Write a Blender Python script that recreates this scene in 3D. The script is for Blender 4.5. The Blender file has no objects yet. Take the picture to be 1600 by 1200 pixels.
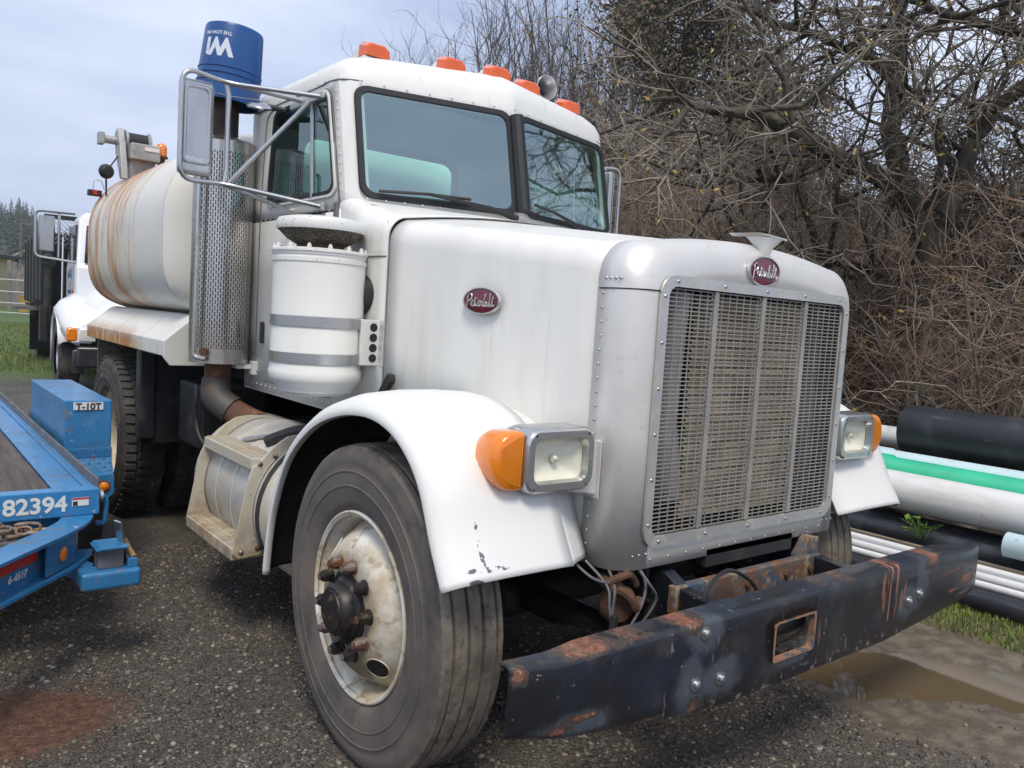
import bpy, bmesh, math, random
import numpy as np
from mathutils import Vector, Matrix
PI = math.pi
S = bpy.context.scene
COL = S.collection
rnd = random.Random(7)
nr = np.random.default_rng(11)
# ---------------------------------------------------------------- camera
CR = ((0.78354829, -0.00098560, 0.62133011), (-0.61820710, -0.10138596, 0.77944908), (0.06222593, -0.99484668, -0.08005010))  # columns: right, down, forward
CC = Vector((-2.374, -2.235, 1.443)); FPX = 1260.82
right = Vector([r[0] for r in CR]); down = Vector([r[1] for r in CR]); fwd = Vector([r[2] for r in CR])
cam_d = bpy.data.cameras.new('camera'); cam = bpy.data.objects.new('camera', cam_d); COL.objects.link(cam)
cam.matrix_world = Matrix(((right.x, -down.x, -fwd.x, CC.x), (right.y, -down.y, -fwd.y, CC.y), (right.z, -down.z, -fwd.z, CC.z), (0, 0, 0, 1)))
cam_d.sensor_width = 36; cam_d.lens = FPX / 1600 * 36; cam_d.clip_start = .05; cam_d.clip_end = 2000
S.camera = cam
# ---------------------------------------------------------------- world, sun, exposure
SUN_AZ, SUN_EL = math.radians(214), math.radians(58)       # azimuth of the sun, clockwise from +Y
w = bpy.data.worlds.new('World'); S.world = w; w.use_nodes = True
nt = w.node_tree; N = nt.nodes; Lk = nt.links
for n in list(N): N.remove(n)
sky = N.new('ShaderNodeTexSky'); sky.sky_type = 'NISHITA'; sky.sun_disc = False
sky.sun_elevation = SUN_EL; sky.sun_rotation = SUN_AZ; sky.air_density = 1.0; sky.dust_density = 2.0; sky.ozone_density = 1.5
tc = N.new('ShaderNodeTexCoord'); mp = N.new('ShaderNodeMapping'); mp.inputs['Scale'].default_value = (1.6, 1.6, 5.0)
Lk.new(tc.outputs['Generated'], mp.inputs['Vector'])
cn = N.new('ShaderNodeTexNoise'); cn.inputs['Scale'].default_value = 1.3; cn.inputs['Detail'].default_value = 7; cn.inputs['Roughness'].default_value = .5
Lk.new(mp.outputs[0], cn.inputs['Vector'])
cr = N.new('ShaderNodeValToRGB'); cr.color_ramp.elements[0].position = .36; cr.color_ramp.elements[1].position = .64
cr.color_ramp.elements[0].color = (4.0, 4.75, 6.7, 1); cr.color_ramp.elements[1].color = (7.2, 7.9, 9.5, 1)
Lk.new(cn.outputs['Fac'], cr.inputs['Fac'])
mx = N.new('ShaderNodeMix'); mx.data_type = 'RGBA'; mx.inputs[0].default_value = .86
Lk.new(sky.outputs[0], mx.inputs[6]); Lk.new(cr.outputs[0], mx.inputs[7])
bg = N.new('ShaderNodeBackground'); bg.inputs['Strength'].default_value = .10
wo = N.new('ShaderNodeOutputWorld')
Lk.new(mx.outputs[2], bg.inputs['Color']); Lk.new(bg.outputs[0], wo.inputs['Surface'])
sun_d = bpy.data.lights.new('sun', 'SUN'); sun_d.energy = 2.1; sun_d.angle = math.radians(18); sun_d.color = (1, .91, .79)
sun = bpy.data.objects.new('sun', sun_d); COL.objects.link(sun)
sdir = Vector((math.sin(SUN_AZ) * math.cos(SUN_EL), math.cos(SUN_AZ) * math.cos(SUN_EL), math.sin(SUN_EL)))
sun.rotation_euler = (-sdir).to_track_quat('-Z', 'Y').to_euler()
S.view_settings.view_transform = 'Standard'; S.view_settings.look = 'None'; S.view_settings.gamma = 1
S.view_settings.use_curve_mapping = False; S.view_settings.exposure = 0.41
S.render.engine = 'CYCLES'
S.cycles.max_bounces = 5; S.cycles.diffuse_bounces = 3; S.cycles.glossy_bounces = 3; S.cycles.use_adaptive_sampling = True; S.cycles.adaptive_threshold = .02; S.cycles.transparent_max_bounces = 24; S.cycles.caustics_reflective = False; S.cycles.caustics_refractive = False
S.cycles.sample_clamp_indirect = 6

def at(u, v, d):   # point seen at photo pixel (u, v), d metres deep
    return CC + (right * (u - 800) + down * (v - 600) + fwd * FPX) * (d / FPX)

# ---------------------------------------------------------------- materials
M = {}
def node(nt, t, **kw):
    n = nt.nodes.new(t)
    for k, v in kw.items(): setattr(n, k, v)
    return n
def noise_fac(nt, vec, scale, lo, hi, detail=6, rough=.6, st=(1, 1, 1), off=(0, 0, 0)):
    m = node(nt, 'ShaderNodeMapping'); m.inputs['Scale'].default_value = st; m.inputs['Location'].default_value = off
    nt.links.new(vec, m.inputs['Vector'])
    n = node(nt, 'ShaderNodeTexNoise'); n.inputs['Scale'].default_value = scale; n.inputs['Detail'].default_value = detail; n.inputs['Roughness'].default_value = rough
    nt.links.new(m.outputs[0], n.inputs['Vector'])
    return n.outputs['Fac'], remap(nt, n.outputs['Fac'], lo, hi)
def remap(nt, s, lo, hi, a=0., b=1.):
    r = node(nt, 'ShaderNodeMapRange'); r.inputs[1].default_value = lo; r.inputs[2].default_value = hi
    r.inputs[3].default_value = a; r.inputs[4].default_value = b
    r.interpolation_type = 'SMOOTHSTEP' if lo < hi else 'LINEAR'
    nt.links.new(s, r.inputs[0]); return r.outputs[0]
def math_(nt, op, a, b=None, c=None):
    m = node(nt, 'ShaderNodeMath', operation=op)
    for i, v in enumerate((a, b, c)):
        if v is None: continue
        if isinstance(v, (int, float)): m.inputs[i].default_value = v
        else: nt.links.new(v, m.inputs[i])
    return m.outputs[0]
def mixc(nt, f, a, b):
    m = node(nt, 'ShaderNodeMix', data_type='RGBA')
    for i, v in ((0, f), (6, a), (7, b)):
        if isinstance(v, (int, float)): m.inputs[i].default_value = v
        elif isinstance(v, tuple): m.inputs[i].default_value = (*v[:3], 1)
        else: nt.links.new(v, m.inputs[i])
    return m.outputs[2]
def mixv(nt, f, a, b):
    m = node(nt, 'ShaderNodeMix', data_type='FLOAT')
    for i, v in ((0, f), (2, a), (3, b)):
        if isinstance(v, (int, float)): m.inputs[i].default_value = v
        else: nt.links.new(v, m.inputs[i])
    return m.outputs[0]
def P(name, base, rough=.5, metal=0., layers=(), bump=None, coat=0., spec=.5, var=None, emit=None, sss=None):
    """layers: dicts c colour, s noise scale, lo/hi thresholds, st stretch, r rough, me metal, k strength,
    ax ('x'|'y'|'z', from, to) a positional ramp multiplied in, sph [(centre, radius),...] blobs with noisy edge"""
    m = bpy.data.materials.new(name); m.use_nodes = True; nt = m.node_tree
    b = nt.nodes['Principled BSDF']; tc = node(nt, 'ShaderNodeTexCoord'); vec = tc.outputs['Object']
    b.inputs['Roughness'].default_value = rough; b.inputs['Metallic'].default_value = metal
    b.inputs['Coat Weight'].default_value = coat; b.inputs['Coat Roughness'].default_value = .15; b.inputs['Specular IOR Level'].default_value = spec
    col = tuple(base); rv = rough; mv = metal
    if var:
        _, f = noise_fac(nt, vec, var[0], .25, .75, 5, .6, var[3] if len(var) > 3 else (1, 1, 1))
        col = mixc(nt, f, tuple(c * (1 - var[1]) for c in base), var[2] if len(var) > 2 and var[2] else tuple(min(1, c * (1 + var[1])) for c in base))
    sep = None
    for i, l in enumerate(layers):
        raw, f = noise_fac(nt, vec, l.get('s', 5), l.get('lo', .5), l.get('hi', .6), l.get('d', 7), l.get('ro', .62), l.get('st', (1, 1, 1)), (i * 3.7, i * 1.3, i * 2.1))
        if 'sph' in l:
            tot = None
            for (c, rad) in l['sph']:
                sub = node(nt, 'ShaderNodeVectorMath', operation='SUBTRACT'); sub.inputs[1].default_value = c; nt.links.new(vec, sub.inputs[0])
                if isinstance(rad, tuple):
                    dv = node(nt, 'ShaderNodeVectorMath', operation='DIVIDE'); dv.inputs[1].default_value = rad; nt.links.new(sub.outputs[0], dv.inputs[0])
                    sub = dv; rr = 1.
                else: rr = rad
                ln = node(nt, 'ShaderNodeVectorMath', operation='LENGTH'); nt.links.new(sub.outputs[0], ln.inputs[0])
                d = math_(nt, 'DIVIDE', ln.outputs['Value'], rr)
                g = math_(nt, 'MULTIPLY_ADD', math_(nt, 'SUBTRACT', raw, .5), l.get('edge', 2.0), math_(nt, 'SUBTRACT', 1., d))
                g = remap(nt, g, -.06 * l.get('soft', 1), .06 * l.get('soft', 1))
                tot = g if tot is None else math_(nt, 'MAXIMUM', tot, g)
            f = math_(nt, 'MULTIPLY', tot, f) if l.get('both') else tot
        if 'ax' in l:
            if sep is None: sep = node(nt, 'ShaderNodeSeparateXYZ'); nt.links.new(vec, sep.inputs[0])
            for q in ([l['ax']] if isinstance(l['ax'][0], str) else l['ax']):
                f = math_(nt, 'MULTIPLY', f, remap(nt, sep.outputs['XYZ'.index(q[0].upper())], q[1], q[2]))
        if l.get('k', 1) != 1: f = math_(nt, 'MULTIPLY', f, l['k'])
        col = mixc(nt, f, col, tuple(l['c']))
        if 'r' in l: rv = mixv(nt, f, rv, l['r'])
        if 'me' in l: mv = mixv(nt, f, mv, l['me'])
    if isinstance(col, tuple): b.inputs['Base Color'].default_value = (*col, 1)
    else: nt.links.new(col, b.inputs['Base Color'])
    if not isinstance(rv, (int, float)): nt.links.new(rv, b.inputs['Roughness'])
    if not isinstance(mv, (int, float)): nt.links.new(mv, b.inputs['Metallic'])
    if bump:
        raw, _ = noise_fac(nt, vec, bump[0], 0, 1, 6, .65, bump[2] if len(bump) > 2 else (1, 1, 1))
        bp = node(nt, 'ShaderNodeBump'); bp.inputs['Strength'].default_value = bump[1]; bp.inputs['Distance'].default_value = bump[3] if len(bump) > 3 else .01
        nt.links.new(raw, bp.inputs['Height']); nt.links.new(bp.outputs[0], b.inputs['Normal'])
    M[name] = m; return m
def GLASS(name, tint, refl=.12, k=1.0):
    m = bpy.data.materials.new(name); m.use_nodes = True; nt = m.node_tree; nt.nodes.clear()
    o = node(nt, 'ShaderNodeOutputMaterial'); t = node(nt, 'ShaderNodeBsdfTransparent'); t.inputs[0].default_value = (*tint, 1)
    g = node(nt, 'ShaderNodeBsdfGlossy'); g.inputs['Roughness'].default_value = .02; g.inputs['Color'].default_value = (.82, .98, .97, 1)
    fr = node(nt, 'ShaderNodeLayerWeight'); fr.inputs[0].default_value = .5
    sch = math_(nt, 'MULTIPLY_ADD', math_(nt, 'POWER', fr.outputs['Facing'], 5.), .96, .04)
    fac = math_(nt, 'MULTIPLY_ADD', sch, k, refl)
    mxs = node(nt, 'ShaderNodeMixShader'); nt.links.new(fac, mxs.inputs[0]); nt.links.new(t.outputs[0], mxs.inputs[1]); nt.links.new(g.outputs[0], mxs.inputs[2])
    nt.links.new(mxs.outputs[0], o.inputs[0]); M[name] = m; return m
def LENS(name, col, rough=.15):
    m = P(name, col, rough, 0, coat=.6, bump=(220, .35, (1, 1, .02), .002)); b = m.node_tree.nodes['Principled BSDF']
    b.inputs['Subsurface Weight'].default_value = .35; b.inputs['Subsurface Radius'].default_value = (.03, .012, .004); b.inputs['Subsurface Scale'].default_value = .4
    return m
RUST = (.12, .058, .032); RUST2 = (.24, .115, .05); DUST = (.20, .165, .125)
P('paint_white', (.755, .757, .722), .42, 0, coat=.12, var=(1.3, .035), bump=(2.2, .05, (1, 1, 1), .02), layers=[
    dict(c=(.58, .57, .51), s=2.6, lo=.46, hi=.76, k=.6, st=(1.6, 1.6, .3)), dict(c=(.45, .42, .35), s=7, lo=.57, hi=.75, k=.45, st=(2, 2, .25)), dict(c=(.30, .26, .2), s=60, lo=.70, hi=.76, k=.6), dict(c=(.25, .24, .22), s=24, st=(.5, 1.5, 4), lo=.735, hi=.75, k=.5)])
P('paint_canister', (.74, .74, .70), .36, 0, coat=.2, var=(2, .03), layers=[dict(c=(.55, .5, .4), s=4, lo=.55, hi=.8, k=.4), dict(c=(.32, .25, .15), s=45, lo=.70, hi=.74, k=.7)])
P('paint_fender', (.755, .757, .722), .44, 0, coat=.10, var=(1.5, .035), bump=(2.2, .05, (1, 1, 1), .02), layers=[
    dict(c=(.55, .5, .4), s=5, lo=.5, hi=.8, k=.45, ax=('z', .85, .68)),
    dict(c=(.12, .13, .14), s=26, sph=[((-1.09, -.60, .775), (.06, .2, .006)), ((-1.10, -.60, .83), (.006, .2, .05)), ((-1.13, -.62, .735), (.04, .2, .015))], both=True, lo=.5, hi=.56, edge=3),
    dict(c=(.16, .17, .18), s=40, lo=.735, hi=.745, k=.8)])
P('paint_cap', (.73, .74, .71), .42, 0, var=(3, .04), layers=[dict(c=(.35, .27, .15), s=75, lo=.60, hi=.66, k=.85), dict(c=(.6, .55, .42), s=8, lo=.5, hi=.8, k=.5)])
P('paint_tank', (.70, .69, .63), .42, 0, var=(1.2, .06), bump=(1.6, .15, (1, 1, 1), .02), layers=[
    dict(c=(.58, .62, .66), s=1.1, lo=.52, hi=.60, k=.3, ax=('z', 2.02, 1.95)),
    dict(c=(.64, .52, .32), s=1.6, lo=.38, hi=.62, st=(.2, 3.0, .45), k=.8, ax=('y', 2.75, 3.4)),
    dict(c=(.50, .22, .075), s=2.6, lo=.45, hi=.60, st=(.3, 3.2, .55), k=.9, ax=('y', 2.9, 3.3)),
    dict(c=(.42, .16, .07), s=5, lo=.36, hi=.56, k=.85, ax=(('z', 2.08, 2.28), ('y', 2.8, 3.4)), st=(1, 2, 1)),
    dict(c=(.36, .15, .06), s=14, lo=.62, hi=.68, k=.8, ax=('y', 2.5, 3.2))])
P('paint_skirt', (.70, .70, .66), .42, 0, var=(1.4, .05), layers=[
    dict(c=(.60, .47, .26), s=3, lo=.5, hi=.66, st=(1, 5, 1), k=.6),
    dict(c=(.24, .085, .03), s=9, lo=.38, hi=.46, st=(1, 3, 1), ax=(('z', 1.27, 1.17), ('y', 2.75, 3.0)), r=.85),
    dict(c=(.55, .30, .09), s=9, lo=.36, hi=.44, st=(1, 3, 1), ax=(('z', 1.25, 1.16), ('y', 2.55, 2.8)), k=.6)])
P('rivet_white', (.70, .71, .69), .4, 0)
P('aluminium', (.74, .725, .69), .44, .45, var=(2.5, .07), bump=(60, .05, (1, 1, .05), .004), layers=[
    dict(c=(.66, .65, .61), s=3.2, lo=.45, hi=.7, k=.6, r=.52), dict(c=(.60, .56, .46), s=6, lo=.42, hi=.75, k=.75, r=.7, me=.35, ax=('z', .95, .72)),
    dict(c=(.5, .46, .38), s=30, lo=.6, hi=.7, k=.4, r=.6)])
P('aluminium_frame', (.62, .61, .58), .42, .75, var=(8, .1), layers=[dict(c=(.55, .48, .36), s=18, lo=.52, hi=.66, k=.6, me=.2, r=.7)])
P('grille_wire', (.40, .385, .355), .5, .5, var=(7, .2), layers=[dict(c=(.30, .25, .18), s=12, lo=.5, hi=.7, k=.6, me=.1)])
P('chrome', (.80, .80, .80), .10, 1, layers=[dict(c=(.6, .58, .54), s=30, lo=.6, hi=.75, k=.5, r=.35)])
P('steel', (.52, .52, .52), .28, .95, layers=[dict(c=(.40, .36, .3), s=14, lo=.5, hi=.75, k=.5, r=.6)])
P('shield_steel', (.55, .53, .50), .24, .95, layers=[dict(c=(.38, .27, .18), s=9, lo=.50, hi=.75, k=.55, r=.5), dict(c=(.40, .25, .15), s=5, lo=.42, hi=.7, ax=('z', 1.5, 1.15), k=.6, r=.6, me=.4)])
P('dark', (.012, .012, .013), .7)
P('dark_metal', (.03, .03, .032), .6, .2, var=(6, .3), layers=[dict(c=(.10, .075, .05), s=9, lo=.5, hi=.7, k=.5)])
P('chassis', (.022, .022, .024), .65, .1, var=(5, .3), layers=[dict(c=(.12, .07, .04), s=11, lo=.55, hi=.68, k=.6), dict(c=(.10, .085, .065), s=4, lo=.5, hi=.75, k=.5)])
P('rusty_beam', (.10, .10, .10), .75, .1, var=(9, .3), layers=[dict(c=(.05, .08, .14), s=7, lo=.5, hi=.6), dict(c=(.17, .085, .045), s=9, lo=.45, hi=.58, d=9), dict(c=(.30, .15, .06), s=26, lo=.57, hi=.64, k=.8), dict(c=(.27, .22, .15), s=14, lo=.54, hi=.62), dict(c=(.12, .14, .17), s=19, lo=.60, hi=.66)], bump=(40, .4, (1, 1, 1), .004))
P('rust', RUST, .85, .1, var=(14, .4), layers=[dict(c=(.10, .06, .04), s=18, lo=.5, hi=.65), dict(c=(.40, .22, .11), s=8, lo=.55, hi=.7, k=.6)], bump=(60, .5, (1, 1, 1), .004))
P('rubber_black', (.018, .018, .019), .55, 0)
P('black_paint', (.02, .022, .028), .35, 0, coat=.2, layers=[dict(c=(.10, .09, .08), s=6, lo=.5, hi=.75, k=.5, r=.7)])
P('tyre_side', (.095, .086, .080), .78, 0, var=(3, .25), bump=(22, .12, (1, 1, 1), .006), layers=[dict(c=(.175, .145, .120), s=5, lo=.34, hi=.70, k=.8), dict(c=(.16, .15, .15), s=55, lo=.60, hi=.68, k=.45), dict(c=(.19, .18, .18), s=14, st=(1, 5, 5), lo=.66, hi=.70, k=.4), dict(c=(.045, .042, .04), s=8, lo=.55, hi=.7, k=.6)])
P('tyre_tread', (.085, .076, .066), .9, 0, layers=[dict(c=(.27, .23, .18), s=7, lo=.33, hi=.66, k=.8), dict(c=(.055, .05, .047), s=32, lo=.55, hi=.66, k=.7)], bump=(60, .5, (1, 1, 1), .006))
P('tyre_old', (.045, .043, .042), .88, 0, layers=[dict(c=(.13, .115, .1), s=6, lo=.4, hi=.7, k=.7)], bump=(40, .3, (1, 1, 1), .006))
P('wheel_paint', (.70, .69, .64), .42, 0, coat=.1, layers=[
    dict(c=(.50, .41, .25), s=5, lo=.36, hi=.62, k=.8, r=.7),
    dict(c=(.24, .17, .095), s=10, sph=[((-1.2, 0, .505), (.4, .185, .185))], edge=1.6, soft=6, k=.75, r=.85),
    dict(c=(.10, .07, .045), s=16, sph=[((-1.2, -.01, .40), (.4, .13, .14))], edge=1.8, soft=4, k=.7, r=.85),
    dict(c=(.22, .15, .08), s=20, lo=.55, hi=.63, k=.6, r=.8)])
P('hub_black', (.02, .018, .017), .45, .1, layers=[dict(c=(.12, .07, .04), s=30, lo=.55, hi=.65, k=.7, r=.8)])
P('nut_steel', (.35, .31, .28), .45, .7, layers=[dict(c=(.12, .05, .025), s=35, lo=.40, hi=.55, r=.85, me=.1)])
BZ = [((-1.22, -.8, .635), (.022, .3, .02)), ((-1.0, -.84, .65), (.075, .3, .009)), ((-.84, -.84, .655), (.04, .3, .007)), ((-.63, -.86, .655), (.045, .3, .022)), ((.06, -.86, .66), (.03, .3, .011)), ((.19, -.86, .66), (.04, .3, .012)), ((.80, -.85, .645), (.045, .3, .038)), ((-1.1, -.9, .475), (.03, .3, .010)), ((-.60, -.9, .405), (.022, .3, .022)), ((1.14, -.85, .51), (.075, .3, .020)), ((1.12, -.85, .452), (.06, .3, .007)), ((-1.02, -.9, .495), (.045, .3, .007)), ((.02, -.9, .49), (.005, .3, .04)), ((-1.17, -.9, .468), (.02, .3, .006)), ((-.8, -.9, .42), (.05, .3, .006)), ((1.0, -.9, .56), (.09, .3, .004))]
P('bumper_paint', (.010, .0115, .016), .34, 0, coat=.15, var=(3, .3), layers=[
    dict(c=(.013, .018, .042), s=4, lo=.45, hi=.7, k=.8), dict(c=(.03, .045, .085), s=3, st=(1, 1, 5), lo=.5, hi=.7, k=.6, ax=('z', .635, .655)),
    dict(c=(.066, .080, .100), s=16, sph=[((-.57, -.9, .615), (.08, .3, .055)), ((-.50, -.9, .47), (.10, .3, .055)), ((-.62, -.9, .47), (.06, .3, .085)), ((.62, -.9, .50), (.085, .3, .06)), ((.72, -.9, .56), (.05, .3, .085)), ((-1.05, -.9, .475), (.11, .3, .035))], edge=1.5, soft=6, k=.8, r=.6),
    dict(c=(.045, .035, .03), s=22, sph=[(c_, tuple(q * (1.5 if i_ != 1 else 1) for i_, q in enumerate(r_))) for c_, r_ in BZ], edge=3.0, r=.8),
    dict(c=(.20, .082, .048), s=34, sph=[(c_, (r_[0] * .72, r_[1], r_[2] * .72)) for c_, r_ in BZ], edge=2.6, r=.85), dict(c=(.10, .045, .03), s=55, lo=.46, hi=.58, sph=BZ, both=True, edge=1.0, k=.8, r=.9), dict(c=(.30, .18, .12), s=80, lo=.58, hi=.64, sph=BZ, both=True, edge=1.0, k=.8, r=.9),
    dict(c=(.28, .11, .06), s=6, st=(9, 1, .6), lo=.50, hi=.54, sph=[((.50, -.9, .56), (.085, .3, .105))], both=True, edge=.9, r=.8),
    dict(c=(.26, .085, .045), s=9, st=(.6, 1, 8), lo=.66, hi=.68, ax=('x', .85, .95), r=.8),
    dict(c=(.20, .21, .22), s=12, st=(4, 1, .7), lo=.66, hi=.69, k=.7, r=.6), dict(c=(.25, .26, .28), s=12, st=(1.2, 1, 3), lo=.70, hi=.715, k=.7, r=.6), dict(c=(.33, .34, .36), s=45, lo=.665, hi=.69, k=.8, r=.6),
    dict(c=(.16, .14, .12), s=7, lo=.5, hi=.75, k=.25, r=.7),
    dict(c=(.35, .30, .25), s=30, lo=.56, hi=.6, ax=('z', .42, .39), k=.8, r=.7)], bump=(11, .3, (1, 1, 1), .012))
P('emblem_red', (.13, .006, .022), .25, 0, coat=.6, var=(20, .25))
P('emblem_silver', (.62, .61, .6), .3, .8)
LENS('amber', (.80, .23, .010)); LENS('amber_roof', (.72, .12, .014)); LENS('red_lens', (.5, .02, .01))
P('headlight_glass', (.72, .71, .62), .08, .25, coat=.8, var=(9, .22, (.95, .95, .88), (.35, 1, 1)), bump=(90, .5, (1, 1, .05), .004))
P('bezel', (.56, .56, .55), .24, .9, layers=[dict(c=(.45, .45, .45), s=9, lo=.45, hi=.7, r=.4, k=.6)])
P('reflector_bowl', (.95, .93, .82), .35, .1, bump=(70, .4, (1, 1, .1), .004)); GLASS('lens_clear', (1, .99, .94), .03, .7)
P('fuel_tank', (.62, .60, .55), .4, .45, layers=[dict(c=(.44, .36, .24), s=6, lo=.40, hi=.68, k=.8, r=.75, me=.05), dict(c=(.60, .61, .6), s=4, lo=.5, hi=.6, k=.6)])
P('step_alu', (.62, .58, .48), .5, .35, layers=[dict(c=(.45, .35, .21), s=6, lo=.42, hi=.65, k=.7, r=.8, me=0), dict(c=(.20, .14, .08), s=40, lo=.62, hi=.7, k=.6), dict(c=(.30, .19, .10), s=9, lo=.42, hi=.6, ax=('z', .6, .4), k=.6)])
P('plastic_blue', (.012, .075, .25), .33, 0, var=(3, .08), layers=[dict(c=(.03, .11, .30), s=30, lo=.6, hi=.75, k=.5)])
P('print_white', (.62, .68, .76), .5)
P('trailer_blue', (.028, .18, .39), .38, 0, coat=.15, var=(2.5, .18), layers=[dict(c=(.10, .26, .48), s=7, lo=.52, hi=.72, k=.6), dict(c=(.16, .15, .14), s=11, lo=.56, hi=.66, k=.75, r=.75), dict(c=(.45, .52, .58), s=40, st=(1, .3, 1), lo=.64, hi=.68, k=.6), dict(c=(.22, .10, .05), s=24, lo=.62, hi=.67, k=.85, r=.85), dict(c=(.04, .05, .06), s=3.5, lo=.6, hi=.75, k=.5)])
P('trailer_grey', (.17, .17, .18), .55, .4, var=(8, .3), layers=[dict(c=(.16, .09, .05), s=10, lo=.5, hi=.65, k=.6)])
P('deck_wood', (.105, .088, .076), .85, 0, var=(3, .3, None, (8, .5, 1)), layers=[dict(c=(.05, .042, .04), s=6, st=(9, .5, 1), lo=.5, hi=.62, k=.8), dict(c=(.17, .14, .12), s=30, st=(5, .6, 1), lo=.55, hi=.7, k=.5)], bump=(30, .5, (6, .5, 1), .01))
P('print_black', (.02, .02, .02), .6); P('tape_red', (.55, .03, .015), .35); P('label_white', (.72, .72, .68), .5)
P('chain', (.26, .21, .17), .65, .4, layers=[dict(c=(.22, .10, .05), s=40, lo=.45, hi=.6, k=.8)]); P('chain_gold', (.40, .26, .10), .5, .5, layers=[dict(c=(.25, .12, .05), s=40, lo=.5, hi=.65)])
GLASS('windshield', (.74, .96, .90), .29, 1.0); GLASS('side_glass', (.46, .66, .62), .12, 1.0); GLASS('rear_glass', (.74, .97, .92), .02, .8)
P('cab_interior', (.20, .22, .225), .7, 0); P('cab_liner', (.30, .33, .34), .8, 0); P('seat_cloth', (.07, .07, .075), .85)
P('mirror_back', (.50, .50, .50), .22, .95, layers=[dict(c=(.42, .42, .42), s=7, st=(1, 1, .3), lo=.4, hi=.7, r=.34, k=.7), dict(c=(.62, .6, .56), s=10, st=(1, 1, .4), lo=.55, hi=.75, k=.4)], bump=(9, .15, (1, 1, 1), .01))
# ---------------------------------------------------------------- mesh helpers
LOC = {}
class MB:
    def __init__(self): self.v = []; self.f = []
    def add(self, vs, fs):
        o = len(self.v); self.v += [tuple(p) for p in vs]; self.f += [tuple(i + o for i in q) for q in fs]; return self
    def box(self, x0, x1, y0, y1, z0, z1):
        return self.add([(x0, y0, z0), (x1, y0, z0), (x1, y1, z0), (x0, y1, z0), (x0, y0, z1), (x1, y0, z1), (x1, y1, z1), (x0, y1, z1)],
                        [(0, 3, 2, 1), (4, 5, 6, 7), (0, 1, 5, 4), (1, 2, 6, 5), (2, 3, 7, 6), (3, 0, 4, 7)])
    def obox(self, c, s, rot=(0, 0, 0), mat=None):
        R_ = mat if mat is not None else Matrix.Rotation(rot[2], 3, 'Z') @ Matrix.Rotation(rot[1], 3, 'Y') @ Matrix.Rotation(rot[0], 3, 'X')
        h = [q / 2 for q in s]; vs = []
        for z in (-1, 1):
            for (x, y) in ((-1, -1), (1, -1), (1, 1), (-1, 1)): vs.append(Vector(c) + R_ @ Vector((x * h[0], y * h[1], z * h[2])))
        return self.add(vs, [(0, 3, 2, 1), (4, 5, 6, 7), (0, 1, 5, 4), (1, 2, 6, 5), (2, 3, 7, 6), (3, 0, 4, 7)])
    def bar(self, a, b, w, h, up=(0, 0, 1)):
        a = Vector(a); b = Vector(b); d = (b - a); L = d.length; d.normalize(); s = d.cross(Vector(up)).normalized(); u = s.cross(d)
        return self.obox((a + b) / 2, (w, L, h), mat=Matrix((s, d, u)).transposed())
    def loft(self, rings, closed=True, cap0=False, cap1=False):
        o = len(self.v); n = len(rings[0])
        for r in rings: self.v += [tuple(p) for p in r]
        for i in range(len(rings) - 1):
            for j in range(n if closed else n - 1):
                k = (j + 1) % n
                self.f.append((o + i * n + j, o + i * n + k, o + (i + 1) * n + k, o + (i + 1) * n + j))
        if cap0: self.f.append(tuple(o + j for j in reversed(range(n))))
        if cap1: self.f.append(tuple(o + (len(rings) - 1) * n + j for j in range(n)))
        return self
    def tube(self, pts, r, n=8, caps=True, closed=False):
        pts = [Vector(p) for p in pts]; m = len(pts); rs = r if isinstance(r, (list, tuple)) else [r] * m
        rings = []; u = None
        for i, p in enumerate(pts):
            if closed: d = (pts[(i + 1) % m] - pts[i - 1])
            else: d = pts[min(i + 1, m - 1)] - pts[max(i - 1, 0)]
            d.normalize()
            if u is None: u = d.orthogonal().normalized()
            else:
                u = u - d * u.dot(d)
                u = u.normalized() if u.length > 1e-5 else d.orthogonal().normalized()
            b = d.cross(u)
            rings.append([p + (u * math.cos(t) + b * math.sin(t)) * rs[i] for t in [2 * PI * k / n for k in range(n)]])
        if closed: rings.append(rings[0]); caps = False
        return self.loft(rings, True, caps, caps)
    def lathe(self, prof, o, axis=(0, 0, 1), n=32, a0=0, a1=2 * PI, cap0=False, cap1=False):
        ax = Vector(axis).normalized(); u = Vector((1, 0, 0)) if abs(ax.x) < .9 else Vector((0, 0, 1))
        u = (u - ax * u.dot(ax)).normalized(); b = ax.cross(u); o = Vector(o); full = abs(a1 - a0 - 2 * PI) < 1e-6
        ang = [a0 + (a1 - a0) * k / (n if full else n - 1) for k in range(n)]
        return self.loft([[o + ax * h + (u * math.cos(t) + b * math.sin(t)) * r for t in ang] for (r, h) in prof], full, cap0, cap1)
    def prism(self, poly, ax, a, b):
        def mk(p, q): return {'x': (q, p[0], p[1]), 'y': (p[0], q, p[1]), 'z': (p[0], p[1], q)}[ax]
        n = len(poly)
        self.loft([[mk(p, a) for p in poly], [mk(p, b) for p in poly]], True, True, True); return self
    def ball(self, c, r, n=8, m=6, sc=(1, 1, 1)):
        rings = []
        for i in range(m + 1):
            t = PI * i / m; rr = max(1e-4, math.sin(t))
            rings.append([(c[0] + r * sc[0] * rr * math.cos(a), c[1] + r * sc[1] * rr * math.sin(a), c[2] - r * sc[2] * math.cos(t)) for a in [2 * PI * k / n for k in range(n)]])
        return self.loft(rings)
    def dome(self, c, nrm, r, h=.5, n=6):
        return self.lathe([(r, 0), (r * .75, r * h * .75), (.0005, r * h)], c, nrm, n)
    def mirror_x(self):
        o = len(self.v); fs = list(self.f)
        self.v += [(-x, y, z) for (x, y, z) in self.v]
        self.f += [tuple(i + o for i in reversed(q)) for q in fs]; return self
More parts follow.
